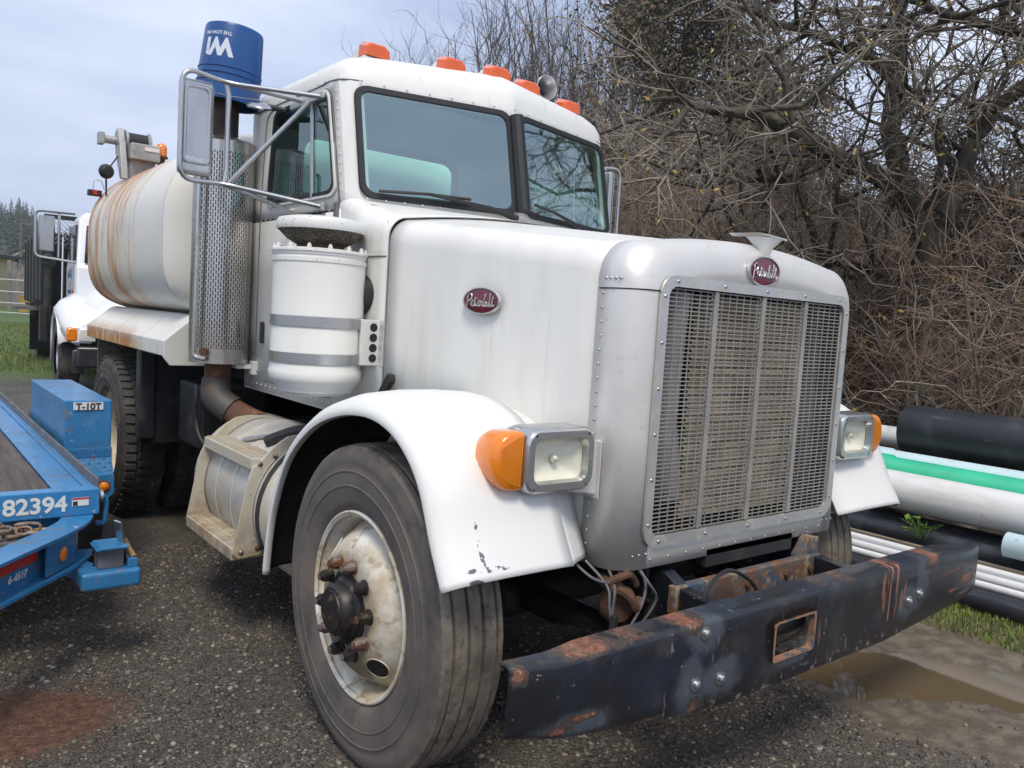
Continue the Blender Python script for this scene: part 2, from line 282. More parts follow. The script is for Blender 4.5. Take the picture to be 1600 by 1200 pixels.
    def mesh(self, name, smooth=None):
        me = bpy.data.meshes.new(name); me.from_pydata(self.v, [], self.f)
        bm = bmesh.new(); bm.from_mesh(me)
        bmesh.ops.recalc_face_normals(bm, faces=bm.faces); bm.to_mesh(me); bm.free()
        if smooth:
            me.polygons.foreach_set('use_smooth', [True] * len(me.polygons)); me.set_sharp_from_angle(angle=math.radians(smooth))
        return me
    def build(self, name, mat, parent=None, smooth=35, bevel=0, seg=2, solid=0, weld=False, kind=None, label=None, sub=0):
        me = self.mesh(name, smooth)
        if weld:
            bm = bmesh.new(); bm.from_mesh(me); bmesh.ops.remove_doubles(bm, verts=bm.verts, dist=.0005); bmesh.ops.recalc_face_normals(bm, faces=bm.faces); bm.to_mesh(me); bm.free()
            if smooth:
                me.polygons.foreach_set('use_smooth', [True] * len(me.polygons)); me.set_sharp_from_angle(angle=math.radians(smooth))
        o = bpy.data.objects.new(name, me); COL.objects.link(o); me.materials.append(M[mat] if isinstance(mat, str) else mat)
        if parent is not None: attach(o, parent)
        if sub:
            s = o.modifiers.new('smooth', 'SUBSURF'); s.levels = s.render_levels = sub
        if solid:
            s = o.modifiers.new('thickness', 'SOLIDIFY'); s.thickness = abs(solid); s.offset = -1 if solid > 0 else 1
        if bevel:
            b = o.modifiers.new('bevel', 'BEVEL'); b.width = bevel; b.segments = seg; b.limit_method = 'ANGLE'; b.angle_limit = math.radians(40)
        if kind: o['kind'] = kind
        if label: o['label'] = label
        return o
def attach(o, parent):
    o.parent = parent; o.matrix_parent_inverse = Matrix.Translation(-LOC.get(parent.name, Vector((0, 0, 0))))
def thing(name, label, cat, loc=(0, 0, 0), group=None):
    o = bpy.data.objects.new(name, None); COL.objects.link(o); o.location = loc; LOC[o.name] = Vector(loc); o.empty_display_size = .1
    o['label'] = label; o['category'] = cat
    if group: o['group'] = group
    return o
def tag(o, label, cat, group=None, kind=None):
    o['label'] = label; o['category'] = cat
    if group: o['group'] = group
    if kind: o['kind'] = kind
    return o
def struct(o): o['kind'] = 'structure'; return o
def text(s, size, origin, xdir, ydir, name, mat, parent, ext=.0008, shear=0, align='LEFT', warp=None, bold=0):
    cu = bpy.data.curves.new('t', 'FONT'); cu.body = s; cu.size = size; cu.extrude = ext; cu.shear = shear; cu.align_x = align; cu.offset = bold
    ob = bpy.data.objects.new('t', cu); COL.objects.link(ob); bpy.context.view_layer.update()
    me = bpy.data.meshes.new_from_object(ob.evaluated_get(bpy.context.evaluated_depsgraph_get())); bpy.data.objects.remove(ob)
    X = Vector(xdir).normalized(); Y = Vector(ydir).normalized(); Z = X.cross(Y); O = Vector(origin)
    for v in me.vertices:
        c = v.co.copy()
        v.co = warp(c) if warp else O + X * c.x + Y * c.y + Z * c.z
    me.name = name; me.materials.clear(); me.materials.append(M[mat])
    o = bpy.data.objects.new(name, me); COL.objects.link(o)
    if parent is not None: attach(o, parent)
    return o
def arc(cx, cy, r, a0, a1, n): return [(cx + r * math.cos(a0 + (a1 - a0) * i / n), cy + r * math.sin(a0 + (a1 - a0) * i / n)) for i in range(n + 1)]
def rrect(x0, x1, y0, y1, r, n=5):
    p = []
    for (cx, cy, a) in ((x1 - r, y1 - r, 0), (x0 + r, y1 - r, PI / 2), (x0 + r, y0 + r, PI), (x1 - r, y0 + r, 1.5 * PI)): p += arc(cx, cy, r, a, a + PI / 2, n)
    return p
def smooth_path(pts, n=6):
    pts = [Vector(p) for p in pts]; out = []
    for i in range(len(pts) - 1):
        p0 = pts[max(i - 1, 0)]; p1 = pts[i]; p2 = pts[i + 1]; p3 = pts[min(i + 2, len(pts) - 1)]
        for k in range(n):
            t = k / n
            out.append(.5 * ((2 * p1) + (p2 - p0) * t + (2 * p0 - 5 * p1 + 4 * p2 - p3) * t * t + (3 * p1 - p0 - 3 * p2 + p3) * t ** 3))
    out.append(pts[-1]); return out
def round_path(pts, r, n=5):   # polyline with rounded corners
    pts = [Vector(p) for p in pts]; out = [pts[0]]
    for i in range(1, len(pts) - 1):
        a, b, c = pts[i - 1], pts[i], pts[i + 1]; d1 = (a - b); d2 = (c - b); q = min(r, d1.length * .48, d2.length * .48)
        s = b + d1.normalized() * q; e = b + d2.normalized() * q
        out += [s * (1 - t) ** 2 + b * 2 * t * (1 - t) + e * t * t for t in [k / n for k in range(n + 1)]]
    return out + [pts[-1]]
# ================================================================ WATER TRUCK
T = thing('water_truck', 'white water tank truck with silver grille and dark blue chipped bumper in the foreground', 'truck', (0, 1.6, 0))
# ---- hood: sections along y
def cap_section(hw, zb, zt, crown, rc, y, n=6, d=0.0):
    """open outline from lower left over the top to lower right, inset by d"""
    hw -= d; zt -= d
    pts = [(-hw, y, zb), (-hw, y, zb + (zt - rc - zb) * .5), (-hw, y, zt - rc)]
    pts += [(-hw + rc - rc * math.cos(a), y, zt - rc + rc * math.sin(a)) for a in [PI / 2 * k / n for k in range(1, n + 1)]]
    xs = [(-hw + rc) * (1 - k / 8) for k in range(1, 9)]
    pts += [(x, y, zt + crown * (1 - (x / (hw - rc)) ** 2)) for x in xs]
    return pts + [(-p[0], p[1], p[2]) for p in reversed(pts[:-1])]
HS = lambda t, d=0.: cap_section(.62 + .155 * t, .72 + .2 * t, 1.702 + .112 * t, .042 + .012 * t, .10, -.45 + 1.05 * t, d=d)
b = MB(); b.loft([HS(k / 12) for k in range(13)], False); b.build('hood', 'paint_white', T, 50, solid=.01)
# hood side emblem
def emblem(c, xd, yd, rx, ry, parent, name='emblem'):
    c = Vector(c); xd = Vector(xd).normalized(); yd = Vector(yd).normalized(); zd = xd.cross(yd)
    ring = lambda k, h: [c + xd * rx * k * math.cos(t) + yd * ry * k * math.sin(t) + zd * h for t in [2 * PI * i / 40 for i in range(40)]]
    e = MB().loft([ring(1, 0), ring(1, .006), ring(.95, .009), ring(.9, .009), ring(.9, .005)], True, True, False).build(name, 'emblem_silver', parent, 40)
    MB().loft([ring(.905, .0055), ring(.5, .008), ring(.02, .009)], True).build('emblem_face', 'emblem_red', e, 60)
    # hand-written script lettering, strokes in a 10 x 4 box
    strokes = [[(.9, .3), (1.1, 1.6), (1.25, 3.2), (1.0, 2.6), (1.5, 3.5), (2.3, 3.4), (2.4, 2.7), (1.8, 2.1), (1.2, 2.0)],
               [(2.0, 1.3), (2.7, 1.6), (2.8, 2.1), (2.4, 2.0), (2.3, 1.2), (2.8, .9), (3.3, 1.3), (3.7, 2.9), (3.5, 1.4), (3.8, .9), (4.2, 1.3)],
               [(3.2, 2.35), (4.3, 2.6)],
               [(4.2, 1.3), (4.8, 1.6), (4.8, 2.1), (4.45, 1.9), (4.4, 1.1), (4.8, .9), (5.2, 1.4), (5.35, 2.0), (5.5, 1.8), (5.8, 1.8), (5.65, 1.1), (6.0, 1.0), (6.3, 1.6), (6.7, 3.3), (6.5, 3.3), (6.35, 1.2), (6.7, .9), (7.0, 1.4), (6.8, 1.9), (7.3, 1.7)],
               [(7.3, 1.9), (7.25, 1.1), (7.5, .9), (7.8, 1.5), (8.3, 3.4), (8.1, 3.5), (7.95, 1.2), (8.2, .9), (8.5, 1.3), (9.0, 3.2), (8.8, 1.3), (9.1, .95), (9.5, 1.4)],
               [(8.5, 2.5), (9.5, 2.75)], [(7.4, 2.4), (7.45, 2.55)]]
    s = MB(); sc = rx * 1.5 / 9.
    for st in strokes:
        s.tube([c + xd * (p.x - 5.2) * sc + yd * (p.y - 2.1) * sc * 1.0 + zd * .0098 for p in smooth_path([(x, y, 0) for x, y in st], 4)], sc * .15, 5)
    s.build('lettering', 'emblem_silver', e, 60)
    return e
hd = Vector((-.155, 1.05, 0)).normalized()
emblem((-.695 + -.012, .05, 1.50), -hd, (0, 0, 1), .095, .048, T)
# ---- grille shell (polished aluminium)
def shell_ring(y, d): return cap_section(.628, .70, 1.712, .040, .125, y, 8, d)
rings = [shell_ring(-.44, 0), shell_ring(-.50, 0)] + [shell_ring(-.50 - .10 * math.sin(t), .10 * (1 - math.cos(t))) for t in [PI / 2 * k / 7 for k in range(1, 8)]]
front = rings[-1]
def clampp(p, hw=.495, zt=1.575): return (max(-hw, min(hw, p[0])), -.600, min(zt, p[2]))
inner = [clampp(p) for p in front]
b = MB().loft(rings + [inner], False)
b.add([(-.495, -.600, .70), (.495, -.600, .70), (.495, -.600, .80), (-.495, -.600, .80)], [(0, 1, 2, 3)])
shell = b.build('grille_shell', 'aluminium', T, 50, solid=.012)
b = MB()
for s in (-1, 1):
    for p in [(-.46, z) for z in np.linspace(.76, 1.54, 19)]: b.dome((s * .628, p[0], p[1]), (s, 0, 0), .006)
    for k in range(4): b.dome((s * .628, -.47 - .02 * k, 1.585), (s, 0, 0), .0065)
    for x in (.50, .53, .56): b.dome((s * x, -.600, .745), (0, -1, 0), .005)
for x in np.linspace(-.48, .48, 12): b.dome((x, -.600, .725), (0, -1, 0), .005)
b.build('rivets', 'steel', shell, 60, kind='stuff')
b = MB().tube([(-.6285, -.445, 1.555), (-.6285, -.50, 1.555)] + [(-.628 + .10 * (1 - math.cos(t)), -.50 - .10 * math.sin(t), 1.555) for t in [PI / 2 * k / 7 for k in range(1, 8)]] + [(-.505, -.6005, 1.555)], .0022, 5)
b.build('panel_seam', 'dark', shell); q = MB(); q.add([(-x, y, z) for x, y, z in b.v], b.f); q.build('panel_seam', 'dark', shell)
# grille frame
o = rrect(-.53, .53, .765, 1.605, .06, 6); i_ = rrect(-.497, .497, .80, 1.572, .035, 6)
f3 = lambda pl, y: [(x, y, z) for x, z in pl]
gf = MB().loft([f3(o, -.602), f3(o, -.612), f3(i_, -.612), f3(i_, -.595)], True).build('grille_frame', 'aluminium_frame', T, 30)
b = MB()
for z in np.linspace(.84, 1.54, 6):
    for s in (-1, 1): b.dome((s * .514, -.612, z), (0, -1, 0), .0065)
for x in np.linspace(-.46, .46, 5):
    for z in (.783, 1.588): b.dome((x, -.612, z), (0, -1, 0), .0065)
b.build('frame_rivets', 'steel', gf, 60, kind='stuff')
b = MB()
NZ = 60
for z in np.linspace(.806, 1.566, NZ): b.box(-.495, .495, -.600, -.5965, z - .0016, z + .0016)
divs = (-.262, -.005, .25)
for x in np.linspace(-.49, .49, 27): b.box(x - .0013, x + .0013, -.6015, -.598, .803, 1.57)
b.build('grille_mesh', 'grille_wire', T, None, kind='stuff')
for x in divs:
    MB().box(x - .010, x + .010, -.607, -.596, .803, 1.57).build('grille_divider', 'grille_wire', T, None, bevel=.002)
    hb = MB()
    for z in np.linspace(.81, 1.56, 50):
        for s in (-1, 1): hb.box(x + s * .016 - .0035, x + s * .016 + .0035, -.6012, -.5985, z - .004, z + .004)
    hb.build('edge_tabs', 'grille_wire', T, None, kind='stuff')
# behind the grille: shutters, ducts, radiator
P('shutter', (.58, .47, .32), .7, .1, var=(5, .3, None, (1, 1, 3)), layers=[dict(c=(.16, .12, .085), s=9, lo=.5, hi=.7, k=.7), dict(c=(.42, .34, .22), s=3, lo=.5, hi=.7, k=.6)])
P('duct', (.44, .42, .39), .6, .1, layers=[dict(c=(.38, .20, .08), s=4, lo=.45, hi=.6, st=(1, 1, .6), ax=('x', -.36, -.33)), dict(c=(.14, .12, .10), s=9, lo=.5, hi=.7, k=.6)])
rad = MB().box(-.40, .40, -.40, -.34, .80, 1.56).build('radiator', 'dark_metal', T)
for z in np.linspace(.83, 1.545, 32):
    MB().obox((.02, -.53, z), (.60, .026, .003), (.95, 0, 0)).build('shutter_slat', 'shutter', rad)
MB().tube(smooth_path([(-.375, -.535, 1.56), (-.39, -.535, 1.3), (-.39, -.535, 1.1), (-.35, -.535, .90)]), [.045] * 12 + [.05] * 7, 12).build('air_duct', 'duct', T, 60)
MB().prism([(.30, 1.54), (.38, 1.54), (.34, 1.2), (.30, .95), (.275, .95)], 'y', -.53, -.50).build('shroud_plate', 'duct', T)
# crown emblem and ornament on the shell
emblem((-.022, -.600, 1.655), (1, 0, 0), (0, 0, 1), .092, .052, T)
b = MB()
b.add([(0, -.668, 1.762), (-.030, -.575, 1.786), (-.012, -.44, 1.792), (.012, -.44, 1.792), (.030, -.575, 1.786), (0, -.60, 1.770), (0, -.45, 1.782), (0, -.668, 1.756)],
      [(0, 4, 3, 2, 1), (7, 1, 5), (7, 5, 4), (1, 2, 6, 5), (4, 5, 6, 3), (0, 1, 7), (0, 7, 4), (2, 3, 6)])
b.loft([[(0, -.655, 1.762), (.010, -.60, 1.772), (0, -.50, 1.782), (-.010, -.60, 1.772)], [(0, -.618, 1.735), (.010, -.59, 1.738), (0, -.535, 1.75), (-.010, -.59, 1.738)], [(0, -.602, 1.70), (.006, -.585, 1.70), (0, -.545, 1.712), (-.006, -.585, 1.70)], [(0, -.604, 1.668), (.003, -.60, 1.668), (0, -.56, 1.69), (-.003, -.60, 1.668)]], True, True, True)
b.build('hood_ornament', 'aluminium_frame', T, 30)
# ---- fenders
LIP = [(.655, .42), (.635, .56), (.595, .70), (.49, .885), (.31, 1.025), (.115, 1.098), (-.076, 1.122), (-.22, 1.100), (-.33, 1.04), (-.405, .957), (-.468, .831), (-.535, .717)]
lp = smooth_path([(0, y, z) for y, z in LIP], 5)
def fender(s):
    rings = []; n = len(lp)
    for k, p in enumerate(lp):
        a = lp[max(k - 1, 0)]; c = lp[min(k + 1, n - 1)]; d = (c - a).normalized(); nrm = Vector((0, d.z, -d.y))   # outward
        if nrm.dot(p - Vector((0, .03, .55))) < 0: nrm = -nrm
        t = k / (n - 1); h = .078 * (1 - .15 * max(0, (t - .8) / .2))
        inn = [(.92, .078), (.84, .074), (.785, .064)] if s < 0 else [(.92, .078), (.80, .072), (.66, .058)]
        prof = [(1.192, -.004), (1.212, .0), (1.215, .012), (1.205, .030), (1.178, .052), (1.12, .070), (1.03, .078)] + inn
        rings.append([(s * x, p.y + nrm.y * o * h / .078, max(p.z + nrm.z * o * h / .078, .712 if t > .6 else 0)) for x, o in prof])
    fo = MB().loft(rings, False).build('fender', 'paint_fender', T, 50, solid=.008)
    fo.data.materials.append(M['chassis']); fo.modifiers['thickness'].material_offset = 1
    # lower filler panel between fender and shell
    r2 = []
    for k in range(int(n * .45), n):
        p = lp[k]; a = lp[max(k - 1, 0)]; c = lp[min(k + 1, n - 1)]; d = (c - a).normalized(); nrm = Vector((0, d.z, -d.y))
        if nrm.dot(p - Vector((0, .03, .55))) < 0: nrm = -nrm
        r2.append([(s * x, p.y + nrm.y * o + (.80 - x) * .42 * (k / n) ** 2, max(.716, p.z + nrm.z * o)) for x, o in ((.80, .055), (.74, .040), (.68, .022), (.615, .004))])
    MB().loft(r2, False).build('fender_filler', 'paint_fender', fo, 50, solid=.006)
    return fo
fL = fender(-1); fR = fender(1)
for s in (-1, 1):
    MB().prism([(.20, .42), (.66, .44), (.62, .70), (.50, .90), (.30, 1.05), (.15, 1.08)], 'x', s * .62, s * .60).build('inner_liner', 'chassis', T)
    MB().box(min(s * .9, s * .58), max(s * .9, s * .58), .55, .57, .35, .95).build('splash_shield', 'chassis', T)
# rubber hood latch
MB().prism([(.575, 1.115), (.545, 1.10), (.47, 1.175), (.475, 1.20), (.50, 1.205)], 'x', -.815, -.790).build('hood_latch', 'rubber_black', T, None, bevel=.004)
# ---- headlights
def headlight(s):
    X = lambda a, b_: (min(s * a, s * b_), max(s * a, s * b_))
    rr = lambda y, d: [(x, y, z) for x, z in rrect(*X(.688 + d, .955 - d), .952 + d, 1.142 - d, .045 - d * .5, 5)]
    h = MB().loft([rr(-.36, .04), rr(-.40, .012), rr(-.44, .0), rr(-.525, .0), rr(-.535, .004)], True, True).build('headlight', 'bezel', T, 40)
    MB().loft([rr(-.535, .004), rr(-.541, .010), rr(-.541, .030), rr(-.520, .036)], True).build('bezel', 'bezel', h, 30)
    base = rrect(-.098, .098, -.060, .060, .02, 5); pts = []
    for k, sc_ in enumerate((1, .9, .7, .4, .1)): pts.append([(s * .8215 + x * sc_, -.522 - .014 * math.sin(k / 4 * PI / 2), 1.047 + z * sc_) for x, z in base])
    MB().loft(pts, True, False, True).build('lens', 'lens_clear', h, 60)
    MB().loft([[(s * .8215 + x * c_, -.518 + dy, 1.047 + z * c_) for x, z in base] for c_, dy in ((1, 0), (.9, .006), (.72, .014), (.45, .020), (.12, .024))], True, False, True).build('reflector', 'reflector_bowl', h, 60)
    MB().ball((s * .8215, -.505, 1.047), .014, 10, 8).build('bulb', 'headlight_glass', h, 60)
    b = MB()
    for dx, dz in ((-.1, .075), (.1, .075), (-.1, -.078), (.1, -.075)): b.dome((s * .8215 + dx, -.541, 1.047 + dz), (0, -1, 0), .004)
    b.build('bezel_screws', 'dark', h, kind='stuff')
    # turn signal
    out = [(.957, -.084), (.985, -.083)] + [(.992 + .062 * math.cos(a_), .083 * math.sin(a_)) for a_ in np.linspace(-1.45, 1.45, 13)] + [(.985, .083), (.957, .084)]
    def ts(y, k, kx): return [(s * (.957 + (x - .957) * kx), y, 1.05 + z * k) for x, z in out]
    tso = MB().loft([ts(-.395, .80, .75), ts(-.43, .95, .95), ts(-.50, 1.0, 1.0), ts(-.520, .97, .96), ts(-.526, .90, .88)], True, True, True).build('turn_signal', 'amber', h, 60)
    rb = MB()
    for k in range(10): hz_ = .070 - .0016 * k ** 1.35; rb.box(s * (.964 + .0075 * k) - .0022, s * (.964 + .0075 * k) + .0022, -.5275, -.5262, 1.05 - hz_, 1.05 + hz_)
    rb.build('lens_ribs', 'amber', h, None, kind='stuff')
    br = MB().prism([(s * .68, 1.10), (s * .600, 1.085), (s * .600, .915), (s * .68, .930), (s * .80, .948), (s * .80, .97)], 'y', -.4935, -.478).build('headlight_bracket', 'aluminium', h, None, bevel=.004)
    bb = MB()
    for z in (1.055, .945):
        bb.lathe([(.012, 0), (.012, .004), (.007, .006), (.007, .010), (.0005, .011)], (s * .6355, -.447, z), (s, 0, 0), 10)
    bb.build('bracket_bolts', 'steel', h, kind='stuff')
    MB().obox((s * .632, -.462, 1.0), (.007, .090, .178)).build('bracket_foot', 'aluminium', h, None, bevel=.002)
    return h
headlight(-1); headlight(1)
# ---- bumper
BX = np.concatenate([np.linspace(-1.245, -1.0, 9), np.linspace(-.96, .96, 25), np.linspace(1.0, 1.285, 9)])
def by(x): t = max(0, (abs(x) - 1.0) / .262); return -.90 + .026 * t ** 2
def bz0(x): return float(np.interp(x, [-1.262, -1.08, -.91, -.715, -.45, .47, .92, 1.262], [.488, .450, .428, .400, .372, .370, .402, .425]))
def bz1(x): return float(np.interp(x, [-1.262, -1.1, -.9, .9, 1.262], [.660, .648, .650, .648, .620]))
HOLE = (-.24, -.02, .458, .578)
cols = sorted(set([round(float(x), 4) for x in BX] + [HOLE[0], HOLE[1]]))
rows = []
def brow(fn): rows.append([fn(x) for x in cols])
b = MB()
front_v = []
for x in cols:
    z0, z1, y = bz0(x), bz1(x), by(x)
    fd = float(np.interp(abs(x), [1.0, 1.28], [1, .12]))
    zs = [z0, z0 + .012, HOLE[2], HOLE[3], z1 - .02]
    ys = [y + .012, y, y, y, y]
    pr = [(x, y + .016 + .054 * fd, z0 + .002), (x, y + .012, z0), (x, y + .002, z0 + .012), (x, y, max(HOLE[2], z0 + .02)), (x, y, HOLE[3]), (x, y, z1 - .016), (x, y + .004, z1 - .006), (x, y + .012, z1 - .001), (x, y + .02 + .02 * fd, z1), (x, y + .022 + .063 * fd, z1 + .002), (x, y + .024 + .066 * fd, z1 - .03 * fd - .004)]
    front_v.append(pr)
vs = [p for pr in front_v for p in pr]; K = len(front_v[0]); fs = []
for i in range(len(cols) - 1):
    for j in range(K - 1):
        if j == 3 and cols[i] >= HOLE[0] - 1e-6 and cols[i + 1] <= HOLE[1] + 1e-6: continue
        fs.append((i * K + j, (i + 1) * K + j, (i + 1) * K + j + 1, i * K + j + 1))
b.add(vs, fs)
bump_o = b.build('bumper', 'bumper_paint', T, 40, solid=.008)
P('hole_edge', (.30, .16, .09), .8, 0, layers=[dict(c=(.10, .10, .11), s=20, lo=.5, hi=.6)])
rr = lambda d, y: [(x, y, z) for x, z in rrect(HOLE[0] + d, HOLE[1] - d, HOLE[2] + d, HOLE[3] - d, .014, 3)]
MB().loft([rr(-.004, -.9065), rr(.004, -.9065), rr(.004, -.885), rr(-.004, -.885)], True).build('tow_opening', 'hole_edge', bump_o)
MB().lathe([(.055, -.14), (.055, .14)], (-.13, -.80, .53), (1, 0, 0), 20, cap0=True, cap1=True).build('tow_pin', 'black_paint', bump_o)
for (x, z) in ((-.575, .615), (-.60, .475), (-.49, .467), (.62, .50), (.70, .515)):
    q = MB(); q.lathe([(.020, 0), (.020, .003), (.012, .004), (.012, .010), (.008, .014), (.0005, .015)], (x, by(x), z), (0, -1, 0), 14); q.build('bumper_bolt', 'steel', bump_o)
# brackets and beam behind the bumper
for s in (-1, 1):
    MB().prism([(-.80, .45), (-.55, .42), (-.40, .48), (-.40, .66), (-.60, .675), (-.66, .64), (-.80, .63)], 'x', s * .355, s * .405).build('bumper_bracket', 'bumper_paint', T, None, bevel=.004)
MB().box(-.42, .40, -.665, -.63, .555, .645).build('front_crossmember', 'rusty_beam', T, None, bevel=.005)
q = MB()
for x in (-.34, -.05, .18, .33): q.lathe([(.016, 0), (.014, .010), (.0005, .012)], (x, -.665, .60), (0, -1, 0), 8)
q.build('crossmember_bolts', 'rust', T, kind='stuff')
MB().box(-.20, .30, -.60, -.56, .66, .72).build('radiator_support', 'chassis', T)
q = MB(); q.prism([(.30, .50), (.42, .50), (.42, .70), (.36, .71), (.30, .64)], 'y', -.64, -.60); q.build('tow_bracket', 'rusty_beam', T, None, bevel=.004)
# hanging shackle, horn body, wires at the left of the frame
sp = MB(); sp.lathe([(.0005, -.02), (.055, -.02), (.062, -.01), (.062, .01), (.055, .02), (.0005, .02)], (-.56, -.55, .585), (.3, 1, 0), 18)
sp.build('horn_disc', 'rust', T)
q = MB(); q.lathe([(.022, -.04), (.022, .04)], (-.60, -.55, .655), (.2, 1, 0), 12, cap0=True, cap1=True); q.tube(smooth_path([(-.60, -.58, .65), (-.56, -.60, .62), (-.53, -.60, .58), (-.50, -.59, .60)]), .016, 8); q.tube(smooth_path([(-.63, -.56, .66), (-.60, -.6, .69), (-.54, -.58, .68), (-.5, -.57, .64)]), .012, 8)
q.build('shackle', 'rust', T)
for wpts in ([(-.66, -.5, .72), (-.64, -.58, .66), (-.645, -.60, .60), (-.63, -.61, .52), (-.61, -.62, .45)], [(-.60, -.52, .72), (-.62, -.59, .66), (-.632, -.60, .58), (-.64, -.61, .50), (-.615, -.615, .44)], [(-.72, -.48, .74), (-.68, -.55, .685), (-.62, -.58, .67), (-.57, -.57, .70)], [(-.5, -.58, .70), (-.49, -.6, .64), (-.52, -.61, .58), (-.55, -.60, .52)], [(-.53, -.57, .72), (-.50, -.62, .66), (-.46, -.62, .60), (-.5, -.6, .52)]):
    MB().tube(smooth_path(wpts), .0045, 6).build('wire', 'trailer_grey', T)
MB().obox((-.635, -.612, .545), (.024, .02, .07), (0, .1, .3)).build('wire_connector', 'dark_metal', T, None, bevel=.003)
MB().tube(smooth_path([(-.42, -.75, .55), (-.36, -.74, .66), (-.24, -.72, .69), (-.12, -.72, .64), (-.08, -.74, .58)]), .007, 6).build('hose', 'rubber_black', T)
# ---- chassis
for s in (-1, 1):
    q = MB(); q.box(s * .43 - .01, s * .43 + .01, -.55, 4.5, .56, .80); q.box(min(s * .43, s * .35), max(s * .43, s * .35), -.55, 4.5, .56, .57); q.box(min(s * .43, s * .35), max(s * .43, s * .35), -.55, 4.5, .79, .80)
    q.build('frame_rail', 'chassis', T)
    q = MB()
    for k in range(5): q.box(s * .50 - .05, s * .50 + .05, -.50 + .06 * k, .85 - .06 * k, .47 - .014 * k, .482 - .014 * k)
    q.build('leaf_spring', 'chassis', T)
q = MB(); q.lathe([(.06, -.92), (.07, -.6), (.06, 0), (.07, .6), (.06, .92)], (0, 0, .43), (1, 0, 0), 12, cap0=True, cap1=True); q.build('front_axle', 'chassis', T)
MB().box(-.36, .36, -.25, 1.1, .62, 1.45).build('engine_block', 'chassis', T, None, bevel=.05)
MB().box(-.60, .60, .40, .60, .85, 1.70).build('firewall', 'dark', T)
MB().box(-.3, .3, 1.1, 2.6, .55, .85).build('gearbox', 'chassis', T, None, bevel=.04)
MB().tube(smooth_path([(-.62, .3, .62), (-.55, .1, .70), (-.5, -.2, .66)]), .03, 8).build('steering_arm', 'chassis', T)
# ---- wheels
def tyre_prof(R_, hw, groove=True):
    side = [(.296, hw * .72), (.31, hw * .86), (.335, hw * .95), (.352, hw * .955), (.358, hw * .972), (.378, hw * .99), (.380, hw * 1.012), (.384, hw * 1.012), (.386, hw * .995), (.405, hw), (.425, hw * .99), (.427, hw * 1.008), (.431, hw * 1.006), (.433, hw * .982), (.452, hw * .95), (.456, hw * .962), (.478, hw * .93), (R_ - .018, hw * .865), (R_ - .007, hw * .81)]
    if not groove: return side, [(R_ - .007, hw * .81), (R_ - .001, hw * .7), (R_, hw * .3), (R_, 0)]
    tr = [(R_ - .007, hw * .81)]
    for g in (.62, .21):
        tr += [(R_ - .003 if g > .5 else R_, hw * (g + .05)), (R_ - .014, hw * (g + .032)), (R_ - .014, hw * (g - .032)), (R_ - .001, hw * (g - .05))]
    return side, tr + [(R_, 0)]
def flatten(mb, zc, R_):
    mb.v = [(x, y, max(z, .003)) for x, y, z in mb.v]; return mb
def front_wheel(s):
    cx, R_ = (-1.068 if s < 0 else .83), .516; zc = .505; ax = (s, 0, 0)
    side, tr = tyre_prof(R_, .119)
    wq = thing_part('wheel', MB().lathe([(.285, .098), (.297, .106), (.302, .104), (.303, .096), (.297, .092), (.288, .086), (.278, .071), (.272, .05), (.270, .03), (.272, .0)], (cx, 0, zc), ax, 56), 'wheel_paint')
    t = MB().lathe(side + tr[1:] + [(r, -h) for r, h in reversed(tr[:-1])][0:] + [(r, -h) for r, h in reversed(side[:-1])], (cx, 0, zc), ax, 96)
    to = flatten(t, zc, R_).build('tyre', 'tyre_side', wq, 40)
    to.data.materials.append(M['tyre_tread'])
    for p in to.data.polygons:
        c = p.center; rr_ = math.hypot(c.y, c.z - zc)
        if rr_ > .494 and abs(c.x - cx) < .107: p.material_index = 1
    # convex disc with two hand holes
    n = 72; prof = [(.272, .02), (.264, .026), (.250, .048), (.232, .078), (.205, .108), (.182, .126), (.170, .130), (.09, .130)]
    dsk = MB(); rings = []
    ac = Vector(ax); u = Vector((0, 0, 1)) ; v = Vector((0, -1, 0))
    for r, h in prof: rings.append([Vector((cx, 0, zc)) + ac * h + (u * math.cos(a) + v * math.sin(a)) * r for a in [2 * PI * k / n for k in range(n)]])
    dsk.loft(rings, True)
    d_o = dsk.build('disc', 'wheel_paint', wq, 45)
    for ang in (2.32, 2.32 + PI):
        c = Vector((cx, 0, zc)) + ac * .094 + (u * math.cos(ang) + v * math.sin(ang)) * .207
        nrm = (ac * .62 + (u * math.cos(ang) + v * math.sin(ang)) * .55).normalized()
        MB().lathe([(.042, .008), (.0395, .0115), (.037, .010), (.037, -.01)], c, nrm, 24).build('hand_hole_rim', 'wheel_paint', wq, 50)
        MB().lathe([(.037, .0095), (.0005, .0095)], c, nrm, 24).build('hand_hole', 'dark', wq)
    hb = MB().lathe([(.100, .128), (.100, .136), (.092, .146), (.084, .15), (.080, .178), (.072, .186), (.066, .186), (.064, .192), (.03, .197), (.0005, .198)], (cx, 0, zc), ax, 32).build('hub', 'hub_black', wq, 40)
    MB().lathe([(.118, .129), (.118, .136), (.0005, .136)], (cx, 0, zc), ax, 10).build('hub_flange', 'hub_black', wq)
    for k in range(10):
        a = 2 * PI * k / 10 + .2; c = Vector((cx, 0, zc)) + ac * .130 + (u * math.cos(a) + v * math.sin(a)) * .1425
        MB().lathe([(.025, 0), (.025, .005), (.020, .007), (.0195, .030), (.0135, .033), (.013, .042), (.0005, .043)], c, ax, 6 if False else 10).build('wheel_nut', 'hub_black' if k % 3 else 'nut_steel', wq, 30); MB().lathe([(.0125, .043), (.0125, .0435), (.0005, .045)], c, ax, 8).build('stud_end', 'nut_steel', wq)
    return wq
def thing_part(name, mb, mat): return mb.build(name, mat, T, 40)
front_wheel(-1); front_wheel(1)
